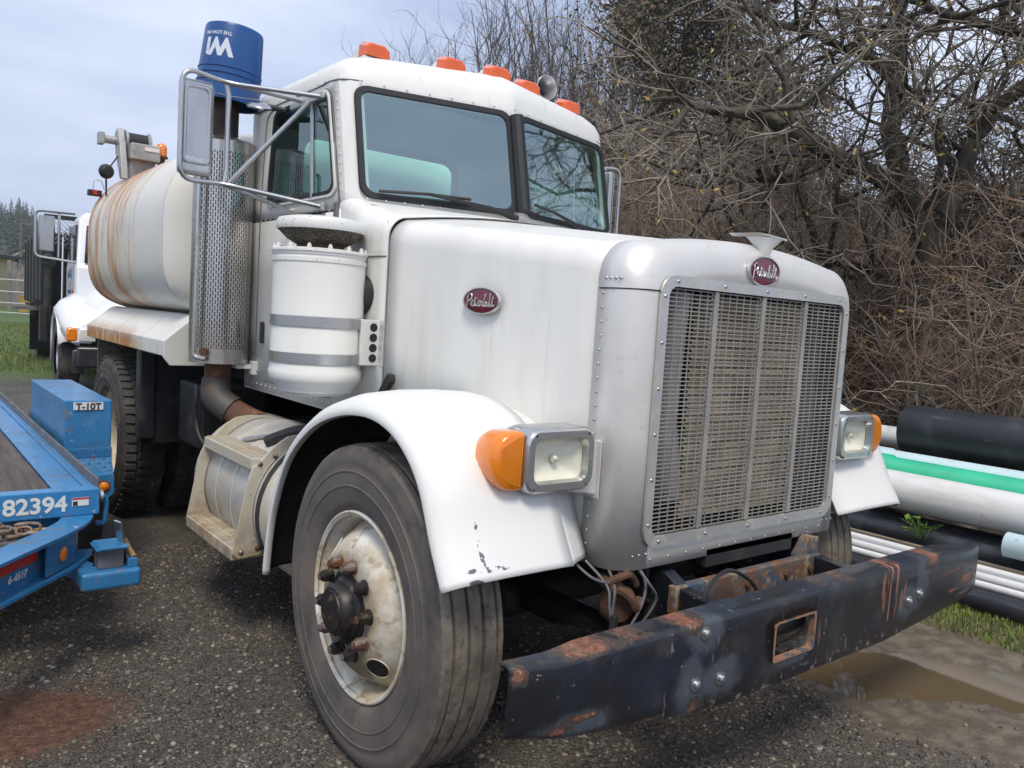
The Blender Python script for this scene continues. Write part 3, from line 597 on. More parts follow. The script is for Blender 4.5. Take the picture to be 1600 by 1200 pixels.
def rear_wheel(s, y, off, mat='tyre_old'):
    cx, R_ = s * off, .52; zc = .512
    side, tr = tyre_prof(R_, .135, False)
    wq = MB().lathe([(.30, .112), (.30, .09), (.275, .07), (.26, -.02), (.17, -.075), (.09, -.075), (.09, .0), (.0005, .0)], (cx, y, zc), (s, 0, 0), 40).build('rear_wheel', 'wheel_paint', T, 40)
    t = MB().lathe(side + tr[1:] + [(r, -h) for r, h in reversed(tr[:-1])] + [(r, -h) for r, h in reversed(side[:-1])], (cx, y, zc), (s, 0, 0), 64)
    flatten(t, zc, R_).build('tyre', mat, wq, 40)
    lug = MB()
    for k in range(56):
        a = 2 * PI * k / 56
        for sx in (-1, 1):
            for (r, h0, h1, da) in ((R_ - .004, .055, .115, .02),):
                c = Vector((cx + sx * .085, y + (R_ + .003) * math.sin(a + sx * .028), zc + (R_ + .003) * math.cos(a + sx * .028)))
                if c.z < .03: continue
                lug.obox(c, (.058, .036, .014), (-(a + sx * .028), 0, sx * .25))
        c = Vector((cx, y + (R_ + .003) * math.sin(a), zc + (R_ + .003) * math.cos(a)))
        if c.z > .03: lug.obox(c, (.085, .034, .012), (-a, 0, .2))
    lug.build('tread_blocks', mat, wq, None, kind='stuff')
    return wq
for s in (-1, 1):
    rear_wheel(s, 3.60, 1.03); rear_wheel(s, 3.60, .71)
q = MB(); q.lathe([(.08, -.9), (.10, -.2), (.2, -.12), (.2, .12), (.10, .2), (.08, .9)], (0, 3.60, .512), (1, 0, 0), 14, cap0=True, cap1=True); q.build('rear_axle', 'chassis', T)
# ---- cab
P('horn_metal', (.55, .55, .56), .3, .8); P('seam', (.28, .28, .27), .7); P('gasket', (.012, .013, .015), .5)
def upper(z, inset=0., crown=0.):
    s = max(0, z - 1.93) * .22
    if z > 2.43: s = .5 * .22
    k = [(0, .745 + s), (.035, .755 + s), (.705, .915 + s), (.755, .94 + s), (.788, .975 + s), (.80, 1.03 + s), (.80, 1.80), (.80, 2.04), (.784, 2.10), (.73, 2.12), (.50, 2.12), (0, 2.12)]
    out = []
    for x, y in k:
        xx = x * (1 - inset / .80); yc = 1.55; yy = yc + (y - yc) * (1 - inset / .72)
        out.append((xx, yy, z + crown * (1 - (x / .80) ** 2)))
    half = out; other = [(-x, y, zz) for x, y, zz in reversed(half[1:-1])]
    return half + other
zs = [(1.86, 0, 0), (1.945, 0, 0), (2.385, 0, 0), (2.43, 0, .0), (2.475, .006, .01), (2.515, .03, .02), (2.545, .07, .03), (2.565, .13, .036), (2.578, .22, .042), (2.585, .36, .046), (2.588, .52, .048), (2.59, .68, .05)]
rings = [upper(*z) for z in zs]; n = len(rings[0]); half_n = 12
b = MB(); vs = [p for r in rings for p in r]; fs = []
def is_open(j):   # window columns
    k = j if j < half_n - 1 else (2 * (half_n - 1) - 1 - j)
    return k in (1, 5, 10)
for i in range(len(rings) - 1):
    for j in range(n):
        if i == 1 and is_open(j): continue
        k = (j + 1) % n; fs.append((i * n + j, i * n + k, (i + 1) * n + k, (i + 1) * n + j))
fs.append(tuple((len(rings) - 1) * n + j for j in range(n)))
b.add(vs, fs); cab = b.build('cab', 'paint_white', T, 30, solid=.02)
# lower cab body and cowl
b = MB(); pl = [(.80, .985), (.80, 1.3), (.80, 2.04), (.784, 2.10), (.73, 2.12)]
for s in (-1, 1): b.loft([[(s * x, y, z) for x, y in pl] for z in (1.0, 1.3, 1.6, 1.868)], False)
b.box(-.735, .735, 2.10, 2.12, 1.0, 1.87); b.box(-.78, .78, .62, 2.10, .985, 1.0)
b.build('cab_body', 'paint_white', T, 30, solid=.004)
CWL = lambda t: cap_section(.778 + .022 * min(1, t * 2), 1.0, 1.82 + .10 * t, .056 * max(.1, 1 - .8 * t), .085 - .03 * t, .602 + .36 * t)
MB().loft([CWL(k / 8 * 1.065) for k in range(9)] + [cap_section(.797, 1.80, 1.925, .006, .06, 1.10)], False).build('cowl', 'paint_white', T, 45, solid=.004)
q = MB().tube([(p[0] * 1.0, p[1] - .002, p[2] - .001) for p in CWL(0)], .0022, 5); q.build('hood_seam', 'seam', T)
q = MB()
for y0, y1, z in ((.61, .80, 1.66),):
    for y in np.linspace(y0 + .02, y1 - .01, 6): q.dome((-.79, y, z + .022), (-1, 0, 0), .005)
for y in np.linspace(1.10, 2.02, 16): q.dome((-.80, y, 1.865), (-1, 0, 0), .005)
for z in np.linspace(1.05, 1.84, 16): q.dome((-.80, 2.03, z), (-1, 0, 0), .005); q.dome((-.80, 1.92, z), (-1, 0, 0), .005)
for z in np.linspace(1.08, 1.80, 14): q.dome((-.771, .625, z), (-1, -.1, 0), .005)
for y in np.linspace(.72, 2.0, 22): q.dome((-.80, y, 1.025), (-1, 0, 0), .005); 
for y in np.linspace(.75, 1.6, 14): q.dome((-.80, y, 1.08), (-1, 0, 0), .005)
for z in np.linspace(1.95, 2.38, 12): q.dome((-.796, .995 + (z - 1.93) * .22, z), (-1, -.2, 0), .005)
for x in np.linspace(-.72, .72, 15): q.dome((x, .748 + abs(x) * .235 + .103, 2.427), (0, -1, .3), .0055)
for y in np.linspace(1.2, 2.0, 12): q.dome((-.80, y, 2.44), (-1, 0, 0), .005)
for x in np.linspace(-.72, -.40, 5): q.dome((x, .735 + abs(x) * .235 , 1.915), (0, -1, .3), .005)
q.build('rivets', 'rivet_white', cab, 60, kind='stuff')
# roof drip line and cowl seam
rl = [(-.801, 2.02, 2.425), (-.801, 1.30, 2.425), (-.801, 1.17, 2.43), (-.79, 1.09, 2.43), (-.755, 1.052, 2.43), (-.705, 1.027, 2.43)]
for s in (-1, 1): MB().tube(smooth_path([(-s * p[0], p[1], p[2]) for p in rl], 3), .0035, 5).build('roof_seam', 'trailer_grey', cab)
for s in (-1, 1): MB().tube([(s * .779, .61, 1.66), (s * .79, .68, 1.66), (s * .801, .80, 1.66)], .0025, 5).build('cowl_seam', 'trailer_grey', T)
# windshield panes with gaskets
def on_ws(s, a, z):   # a 0..1 from the mullion outward
    q = (z - 1.93) * .22
    return Vector((s * (.035 + a * .705), .755 + q + a * .168, z))
def pane(name, s, gmat):
    w_, h_ = .69, .44
    pp = lambda d, r, off: [on_ws(s, (u_ + .345) / .69 * 1.0, 1.93 + (v_ + .22) * 1.06) + Vector((-s * .228, -.95, .2)) * off for u_, v_ in rrect(-.352 + d, .352 - d, -.228 + d, .228 - d, r, 5)]
    g = MB().loft([pp(-.004, .055, .004), pp(-.002, .055, .013), pp(.020, .04, .013), pp(.024, .04, .002)], True).build('windshield_gasket', 'gasket', cab, 40)
    gl = MB(); gl.v = [tuple(p) for p in pp(.018, .04, .004)]; gl.f = [tuple(range(len(gl.v)))]
    gl.build('windshield', gmat, cab, None)
pane('l', -1, 'windshield'); pane('r', 1, 'windshield')
MB().tube([on_ws(1, -.05, 1.94) + Vector((0, -.012, 0)), on_ws(1, -.05, 2.39) + Vector((0, -.010, 0))], .036, 10).build('windshield_mullion', 'gasket', cab)
# wipers
for (pv, tip0, tip1) in (((-.06, .72, 1.905), (-.68, .885, 1.955), (-.27, .79, 1.965)), ((.42, .82, 1.91), (.06, .735, 1.985), (.35, .80, 1.94))):
    q = MB(); pv = Vector(pv); a = Vector(tip0); c = Vector(tip1); mid = (a + c) / 2
    q.tube([pv, pv + (mid - pv) * .3 + Vector((0, -.015, .012)), mid + Vector((0, -.012, .004))], [.014, .010, .006], 6); q.tube([a + Vector((0, -.006, -.004)), mid + Vector((0, -.010, .003)), c + Vector((0, -.006, 0))], .007, 5)
    q.ball(pv, .018, 8, 6); q.build('wiper', 'rubber_black', T)
# side door: window, seam, handle, hinge
for s in (-1, 1):
    dr = MB().tube(round_path([(s * .801, 1.02, 1.05), (s * .801, 1.005, 1.9), (s * .801, 1.13, 2.405), (s * .801, 1.86, 2.405), (s * .801, 1.905, 1.9), (s * .801, 1.905, 1.1), (s * .801, 1.80, 1.05), (s * .801, 1.02, 1.05)], .08, 5), .004, 5).build('door', 'trailer_grey', T)
    def sw(u_, v_, off=0): return (s * (.80 + off), 1.03 + .02 + u_ * .75 + v_ * (.11 - .16 * u_), 1.945 + v_ * .44)
    def swr(d, off): return [sw(d + (1 - 2 * d) * x, d * 1.6 + (1 - 3.2 * d) * z, off) for x, z in rrect(0, 1, 0, 1, .1, 5)]
    MB().loft([swr(-.03, .002), swr(-.028, .010), swr(-.01, .010), swr(-.005, -.004)], True).build('window_frame', 'paint_white', dr, 40)
    MB().loft([swr(-.012, .0105), swr(.012, .0105), swr(.016, -.004)], True).build('window_gasket', 'gasket', dr, 40)
    gl = MB(); gl.v = swr(.008, .0); gl.f = [tuple(range(len(gl.v)))]; gl.build('window', 'side_glass', dr, None)
    MB().tube([sw(.30, -.02, .006), sw(.26, 1.02, .006)], .009, 6).build('vent_divider', 'steel', dr)
    MB().obox((s * .812, 1.80, 1.295), (.018, .022, .11)).build('handle', 'black_paint', dr, None, bevel=.005)
    MB().obox((s * .806, 1.02, 1.85), (.016, .03, .09)).build('hinge', 'trailer_grey', dr, None, bevel=.004)
# rear window and interior
gl = MB().box(-.50, .50, 2.105, 2.108, 1.945, 2.385).build('rear_window', 'rear_glass', cab)
rr = lambda d, y: [(x, y, z) for x, z in rrect(-.51 + d, .51 - d, 1.94 + d, 2.39 - d, .09 - d * .5, 6)]
MB().loft([rr(-.03, 2.099), rr(-.03, 2.092), rr(.015, 2.092), rr(.015, 2.1)], True).build('rear_window_gasket', 'gasket', cab)
MB().box(-.74, .74, 1.12, 2.09, 2.40, 2.42).build('headliner', 'cab_liner', cab)
MB().prism([(.80, 1.2), (.80, 1.88), (.98, 1.90), (1.12, 1.86), (1.18, 1.70), (1.1, 1.2)], 'x', -.76, .76).build('dashboard', 'cab_interior', cab, None, bevel=.02)
for x in (-.40, .40):
    st = MB().box(x - .24, x + .24, 1.45, 1.95, 1.35, 1.50).box(x - .23, x + .23, 1.86, 2.0, 1.48, 2.05); st.build('seat', 'seat_cloth', cab, None, bevel=.05)
wt = MB(); cw = Vector((.40, 1.28, 1.86)); wn = Vector((0, -.75, .65)).normalized(); uu = Vector((1, 0, 0)); vv = wn.cross(uu)
wt.tube([cw + (uu * math.cos(a) + vv * math.sin(a)) * .22 for a in [2 * PI * k / 28 for k in range(28)]], .014, 6, closed=True)
for a in (0.2, PI - .2, 1.5 * PI): wt.tube([cw, cw + (uu * math.cos(a) + vv * math.sin(a)) * .22], .010, 6)
wt.tube([cw, cw - wn * .3], .03, 8); wt.build('steering_wheel', 'rubber_black', cab)
# roof lights, horn
for x in (-.592, -.231, 0, .231, .592):
    y = 1.045 + .235 * abs(x); z = 2.552 + .02 * (1 - abs(x)) ; prof = []
    q = MB(); L_ = []
    for k, (dy, hw_, h) in enumerate(((-.052, .062, .062), (-.035, .066, .078), (.024, .062, .083), (.085, .050, .066), (.145, .031, .035), (.18, .010, .008))):
        L_.append([(x - hw_, y + dy, z), (x - hw_ * .95, y + dy, z + h * .7), (x - hw_ * .55, y + dy, z + h), (x + hw_ * .55, y + dy, z + h), (x + hw_ * .95, y + dy, z + h * .7), (x + hw_, y + dy, z)])
    hs = MB().loft(L_[1:], False, True, True).build('marker_light', 'paint_cap', cab, 40)
    L2 = [[(px_, yy, z + .013 + (zz - z) * .86 * 1.12) for px_, yy, zz in r] for r in ([[(x + (p[0] - x) * 1.03, p[1] - .015, p[2]) for p in L_[0]], [(x + (p[0] - x) * 1.04, p[1] + .02, p[2]) for p in L_[1]], [(x + (p[0] - x) * .9, p[1] - .01, p[2] + .004) for p in L_[2]]])]
    MB().loft([[(x + (p[0] - x) * .86, p[1] - .006, z + .014 + (p[2] - z - .013) * .86) for p in L2[0]]] + L2, False, True, True).build('amber_lens', 'amber_roof', hs, 25)
    MB().box(x - .067, x + .067, y - .068, y + .035, z - .012, z + .012).build('light_base', 'paint_cap', hs, None, bevel=.003)
hq = MB().lathe([(.012, .42), (.014, .30), (.018, .2), (.026, .1), (.040, .04), (.058, .008), (.064, 0), (.062, -.002), (.054, .01), (.034, .05), (.02, .12), (.0005, .2)], (.43, 1.14, 2.675), (.12, 1, 0), 32).build('air_horn', 'horn_metal', cab, 50)
MB().tube([(.455, 1.32, 2.60), (.455, 1.32, 2.67)], .012, 6).build('horn_bracket', 'steel', cab)
# ---- air cleaner
AX, AY = -.972, .80; AC = (AX, AY, 0)
ac_ = MB().lathe([(.0005, 1.095), (.12, 1.095), (.125, 1.105), (.150, 1.108), (.155, 1.125), (.178, 1.150), (.184, 1.165), (.1845, 1.19), (.180, 1.20), (.180, 1.64), (.184, 1.643), (.184, 1.652)], AC, n=56).build('air_cleaner', 'paint_canister', T, 40)
MB().lathe([(.180, 1.612), (.1835, 1.614), (.1835, 1.630), (.180, 1.632)], AC, n=56).build('body_bead', 'paint_cap', ac_, 40)
MB().lathe([(.188, 1.652), (.188, 1.660), (.16, 1.668), (.095, 1.672)], AC, n=56).build('top_flange', 'paint_cap', ac_, 30)
q = MB()
for k in range(14):
    a = 2 * PI * k / 14; q.lathe([(.009, 1.655), (.009, 1.674), (.006, 1.676), (.006, 1.682), (.0005, 1.683)], (AX + .175 * math.cos(a), AY + .175 * math.sin(a), 0), n=8)
q.build('flange_studs', 'paint_cap', ac_, 40, kind='stuff')
MB().lathe([(.092, 1.668), (.098, 1.674), (.092, 1.680), (.094, 1.69), (.09, 1.70)], AC, n=32).build('neck', 'rust', ac_, 40)
P('cap_screen', (.13, .11, .08), .7, .3, layers=[dict(c=(.30, .22, .12), s=14, lo=.5, hi=.62), dict(c=(.03, .03, .03), s=160, lo=.46, hi=.5)])
MB().lathe([(.092, 1.684), (.130, 1.705), (.168, 1.741)], AC, n=40).build('cap_screen', 'cap_screen', ac_, 40)
MB().lathe([(.162, 1.740), (.171, 1.740), (.174, 1.748), (.173, 1.772), (.166, 1.783), (.12, 1.793), (.05, 1.798), (.0005, 1.799)], AC, n=48).build('rain_cap', 'paint_cap', ac_, 40)
for z in (1.385, 1.243):
    MB().lathe([(.1805, z - .021), (.1845, z - .020), (.1845, z + .020), (.1805, z + .021)], AC, n=56).build('strap', 'steel', ac_, 30)
    MB().obox((-.862, .655, z), (.05, .012, .045), (0, 0, .3)).build('strap_tab', 'steel', ac_, None, bevel=.003)
brk = MB().box(-.86, -.775, .640, .655, 1.222, 1.405).build('mounting_bracket', 'aluminium', ac_, None, bevel=.003)
MB().box(-.782, -.772, .60, .66, 1.222, 1.405).build('bracket_flange', 'aluminium', ac_, None)
for k in range(4): MB().lathe([(.017, 0), (.0005, .0)], (-.805, .6385, 1.252 + .041 * k), (0, -1, 0), 18).build('bracket_hole', 'dark', ac_)
q = MB().tube(smooth_path([(-.90, .80, 1.50), (-.85, .775, 1.505), (-.80, .765, 1.505), (-.75, .765, 1.505)]), .082, 20); q.build('intake_hose', 'rubber_black', ac_, 60)
MB().lathe([(.083, 0), (.087, .002), (.087, .018), (.083, .02)], (-.835, .77, 1.505), (1, -.2, 0), 24).build('hose_clamp', 'steel', ac_)
# ---- exhaust stack
P('burnt_pipe', (.045, .03, .028), .7, .3, layers=[dict(c=(.10, .055, .035), s=9, lo=.5, hi=.65, k=.6)])
EX, EY = -.962, 2.0; EC = (EX, EY, 0)
st = MB().lathe([(.118, 1.16), (.118, 2.22)], EC, n=32, cap0=True, cap1=True).build('muffler', 'dark', T, 40)
RS, Z0, Z1 = .147, 1.125, 2.235; cols_n = 152; rowsz = 33; sh = MB(); vs = []; fs = []
zz = []; zlist = [Z0, Z0 + .075]
step = (Z1 - .05 - (Z0 + .075)) / (rowsz * 4)
for k in range(1, rowsz * 4 + 1): zlist.append(Z0 + .075 + step * k)
zlist.append(Z1)
for z in zlist:
    for k in range(cols_n):
        a = 2 * PI * (k + (.16 if k % 2 else 0) - .08) / cols_n if False else 2 * PI * (k - (.22 if k % 2 else 0)) / cols_n; vs.append((EX + RS * math.cos(a), EY + RS * math.sin(a), z))
for i in range(len(zlist) - 1):
    for k in range(cols_n):
        if 1 <= i < len(zlist) - 2 and k % 2 == 0:
            ph = (i - 1 + (2 if (k // 2) % 2 else 0)) % 4
            if ph < 3: continue
        k2 = (k + 1) % cols_n; fs.append((i * cols_n + k, i * cols_n + k2, (i + 1) * cols_n + k2, (i + 1) * cols_n + k))
sh.add(vs, fs); sh.build('heat_shield', 'shield_steel', st, 60)
MB().lathe([(RS, 2.2355), (RS + .004, 2.24), (RS - .01, 2.25), (.10, 2.262), (.07, 2.265)], EC, n=40).build('shield_cap', 'shield_steel', st, 40)
MB().lathe([(.062, 2.24), (.062, 2.46)], EC, n=24, cap1=True).build('stack_pipe', 'burnt_pipe', st, 40)
MB().tube(round_path([(EX - .125, EY - .125, 2.14), (EX - .15, EY - .10, 2.14), (EX - .155, EY - .095, 1.155), (EX - .11, EY - .14, 1.15)], .05), .012, 8).build('shield_rod', 'shield_steel', st)
MB().lathe([(.02, 0), (.02, .02), (.0005, .022)], (EX - .11, EY - .12, 1.185), (-.6, -.8, 0), 10).build('shield_bolt', 'rust', st)
MB().tube(smooth_path([(EX, EY, 1.14), (EX, EY, 1.05), (EX - .01, EY - .02, .96), (EX + .05, EY - .10, .88), (EX + .20, EY - .28, .80), (EX + .4, EY - .5, .75)], 5), .066, 16).build('exhaust_elbow', 'rust', st, 60)
P('elbow_sleeve', (.09, .085, .08), .6, .5, layers=[dict(c=(.16, .10, .06), s=12, lo=.5, hi=.65)])
MB().tube(smooth_path([(EX, EY, 1.035), (EX - .005, EY - .005, 1.0), (EX - .01, EY - .02, .955), (EX + .01, EY - .05, .915), (EX + .05, EY - .10, .88)], 5), .076, 16).build('flex_sleeve', 'elbow_sleeve', st, 60)
MB().box(-.90, -.80, 1.90, 1.98, 1.10, 1.12).build('muffler_bracket', 'paint_white', st)
MB().obox((-.81, 1.90, 1.105), (.03, .05, .07)).build('bracket_pad', 'paint_white', st, None, bevel=.003)
# ---- fuel tank, steps, plates
fy0, fy1 = .78, 1.86
ft = MB().lathe([(.0005, fy0 - .02), (.25, fy0 - .018), (.30, fy0), (.317, fy0 + .03), (.318, fy1 - .03), (.30, fy1), (.0005, fy1 + .02)], (-.80, 0, .56), (0, 1, 0), 44).build('fuel_tank', 'fuel_tank', T, 40)
for y in (.965, 1.30, 1.50):
    MB().lathe([(.3185, y), (.3225, y + .002), (.3225, y + .036), (.3185, y + .038)], (-.80, 0, .56), (0, 1, 0), 44).build('tank_strap', 'dark_metal' if y < 1 else 'fuel_tank', ft, 30)
def plate(y):
    pl = [(-1.20, .395), (-1.175, .372), (-1.08, .38), (-1.07, .40)]
    pl += [(-.80 + .322 * math.cos(a), .56 + .322 * math.sin(a)) for a in np.linspace(math.radians(214), math.radians(96), 14)]
    pl += [(-.80 + (.324 + .042 * min(1, k / 4)) * math.cos(a), .56 + (.324 + .042 * min(1, k / 4)) * math.sin(a)) for k, a in enumerate(np.linspace(math.radians(96), math.radians(142), 9))] + [(-1.125, .755), (-1.145, .70)]
    return MB().prism(pl, 'y', y, y + .012).build('step_plate', 'step_alu', ft, None, bevel=.003)
plate(1.03); plate(1.66)
for (x0, x1, z) in ((-1.128, -1.00, .792), (-1.20, -1.075, .415)):
    t_ = MB().box(x0, x1, 1.042, 1.66, z - .05, z).build('step_tread', 'step_alu', ft, None, bevel=.003)
    q = MB()
    for y in np.linspace(1.06, 1.645, 34):
        q.box(x0 + .008, (x0 + x1) / 2 - .008, y - .005, y + .003, z, z + .006); q.box((x0 + x1) / 2 + .008, x1 - .008, y - .005, y + .003, z, z + .006)
    q.build('tread_teeth', 'step_alu', ft, None, kind='stuff')
q = MB()
for (x, z) in ((-1.095, .77), (-1.03, .80), (-1.165, .40), (-1.095, .41)): q.dome((x, 1.03, z), (0, -1, 0), .012, .6, 10)
q.build('plate_bolts', 'nut_steel', ft, 50, kind='stuff')
MB().tube(smooth_path([(-.99, 1.22, .83), (-.90, 1.10, .89), (-.80, 1.0, .90), (-.72, .95, .88)]), .03, 8).build('tank_hose', 'rubber_black', ft)
MB().tube(smooth_path([(-1.02, 1.45, .80), (-.985, 1.32, .835), (-.97, 1.26, .85), (-.965, 1.30, .845), (-.99, 1.42, .82), (-1.0, 1.5, .80)]), .008, 6).build('tank_clip', 'steel', ft)
# under-cab boxes ahead of the rear wheels
MB().box(-1.03, -.50, 2.95, 2.98, .55, 1.14).build('mud_guard', 'chassis', T)
MB().box(-1.115, -1.02, 2.93, 3.02, .58, 1.12).build('mud_flap', 'black_paint', T, None, bevel=.01)
MB().box(-.98, .9, 2.2, 2.6, .62, .98).build('battery_box', 'chassis', T, None, bevel=.02)
MB().tube(smooth_path([(-1.0, 2.22, .98), (-1.01, 2.18, .92), (-1.01, 2.18, .8), (-1.0, 2.12, .70), (-.95, 2.05, .64)]), .012, 6).build('brake_hose', 'rubber_black', T)
MB().box(-1.10, 1.10, 4.16, 4.18, .50, 1.20).build('rear_mud_panel', 'tyre_tread', T)
# ---- water tank
def tank_ring(y, k=1.0, n=64):
    out = []
    for i in range(n):
        a = 2 * PI * i / n; c, s_ = math.cos(a), math.sin(a); e = 2.35 if s_ > 0 else 4.6; hh = .62 if s_ > 0 else .545
        x = math.copysign(abs(c) ** (2 / e), c) * 1.165; z = math.copysign(abs(s_) ** (2 / e), s_) * hh
        out.append((x * k, y, 1.86 + z * k))
    return out
ty0, ty1 = 2.30, 4.27
rings = [tank_ring(ty0 - .09, .35), tank_ring(ty0 - .07, .70), tank_ring(ty0 - .045, .88), tank_ring(ty0 - .015, .965), tank_ring(ty0 + .03, 1.0)]
rings += [tank_ring(y) for y in np.linspace(ty0 + .12, ty1 - .12, 14)] + [tank_ring(ty1 - .03, 1), tank_ring(ty1 + .015, .965), tank_ring(ty1 + .05, .88), tank_ring(ty1 + .07, .6), tank_ring(ty1 + .08, .3)]
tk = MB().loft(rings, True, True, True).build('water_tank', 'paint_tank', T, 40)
for y in (ty0 + .06, 2.98, 3.40, ty1 - .06):
    MB().loft([tank_ring(y - .022, 1.001), tank_ring(y - .012, 1.0035), tank_ring(y + .012, 1.0035), tank_ring(y + .022, 1.001)], True).build('tank_hoop', 'paint_tank', tk, 50)
sk_p = lambda s: [(s * .98, 1.36), (s * 1.02, 1.35), (s * 1.163, 1.225), (s * 1.173, 1.215), (s * 1.173, 1.135), (s * 1.15, 1.13), (s * 1.15, 1.20), (s * .98, 1.32)]
for s in (-1, 1):
    MB().prism(sk_p(s), 'y', 2.235, 4.16).build('tank_skirt', 'paint_skirt', tk, None, bevel=.004)
    MB().prism([(s * .98, 1.36), (s * 1.02, 1.35), (s * 1.163, 1.225), (s * 1.175, 1.215), (s * 1.175, 1.13), (s * 1.14, 1.085), (s * .78, 1.085), (s * .78, 1.36)], 'y', 2.22, 2.235).build('skirt_end', 'paint_skirt', tk, None, bevel=.004)
MB().box(-.9, .9, 2.4, 4.1, 1.10, 1.31).build('tank_cradle', 'chassis', tk)
MB().box(-.62, .62, 2.2, 4.3, .80, 1.10).build('subframe', 'chassis', T)
_b4 = set(bpy.data.objects)
# ---- hose reel, lamp, beacons on the tank
wn_ = MB().box(-1.03, -.84, 3.60, 3.80, 2.36, 2.47).build('hose_reel', 'trailer_grey', T, None, bevel=.008)
P('reel_grey', (.36, .37, .36), .5, .3, var=(9, .2), layers=[dict(c=(.2, .16, .12), s=20, lo=.55, hi=.7, k=.6)])
wn_.data.materials.clear(); wn_.data.materials.append(M['reel_grey'])
MB().lathe([(.075, 0), (.075, .012), (.06, .014), (.06, .15), (.075, .152), (.075, .166)], (-1.035, 3.78, 2.50), (1, 0, 0), 20, cap0=True, cap1=True).build('reel_drum', 'reel_grey', wn_, 40)
MB().lathe([(.061, .02), (.061, .145)], (-1.035, 3.78, 2.50), (1, 0, 0), 20).build('wound_hose', 'rubber_black', wn_)
MB().box(-.945, -.85, 3.594, 3.60, 2.425, 2.45).build('reel_label', 'label_white', wn_)
MB().prism([(3.60, 2.22), (3.66, 2.22), (3.80, 2.40), (3.84, 2.55), (3.76, 2.58), (3.68, 2.46)], 'x', -1.085, -1.045).build('reel_arm', 'reel_grey', wn_, None, bevel=.004)
MB().lathe([(.028, 0), (.028, .11)], (-1.19, 3.78, 2.49), (1, 0, 0), 12, cap0=True, cap1=True).build('reel_motor', 'reel_grey', wn_)
MB().box(-1.20, -1.165, 3.74, 3.82, 2.45, 2.53).build('motor_end', 'reel_grey', wn_, None, bevel=.004)
MB().box(-1.02, -.86, 3.66, 3.78, 2.24, 2.36).build('reel_stand', 'reel_grey', wn_)
lamp = MB().lathe([(.0005, -.035), (.03, -.032), (.045, -.015), (.05, 0), (.05, .01), (.0005, .012)], (-1.155, 3.72, 2.265), (-.2, 1, 0), 18).build('work_lamp', 'rubber_black', T, 40)
MB().tube([(-1.155, 3.73, 2.22), (-1.15, 3.74, 2.10)], .006, 6).build('lamp_post', 'dark_metal', lamp)
MB().tube([(-1.14, 3.72, 2.29), (-1.06, 3.73, 2.42)], .005, 6).build('lamp_stay', 'dark_metal', lamp)
tl = MB().box(-1.215, -1.13, 3.97, 4.03, 2.12, 2.16).build('tail_lamp', 'dark_metal', T, None, bevel=.004)
MB().box(-1.19, -1.16, 3.962, 3.97, 2.125, 2.155).build('tail_lens', 'red_lens', tl)
MB().tube(round_path([(-1.18, 4.0, 2.16), (-1.18, 4.0, 2.23), (-1.13, 4.0, 2.235), (-1.11, 4.0, 2.17)], .02), .003, 5).build('lamp_guard', 'steel', tl)
for (x, y, z, r) in ((-.815, 3.68, 2.405, .036), (-.66, 3.4, 2.43, .035)):
    bc = MB().lathe([(r * 1.2, 0), (r * 1.2, .012), (r * .9, .016)], (x, y, z), n=18, cap0=True, cap1=True).build('beacon', 'rust', T)
    MB().lathe([(r, .012), (r, .07), (r * .85, .09), (r * .4, .102), (.0005, .104)], (x, y, z), n=18).build('beacon_lens', 'amber', bc, 50)
    MB().box(x - .02, x + .02, y - .02, y + .02, 2.25, z).build('beacon_mount', 'rust', bc)
for _o in set(bpy.data.objects) - _b4:
    for _v in _o.data.vertices: _v.co.x += .035; _v.co.y += .19; _v.co.z += .008
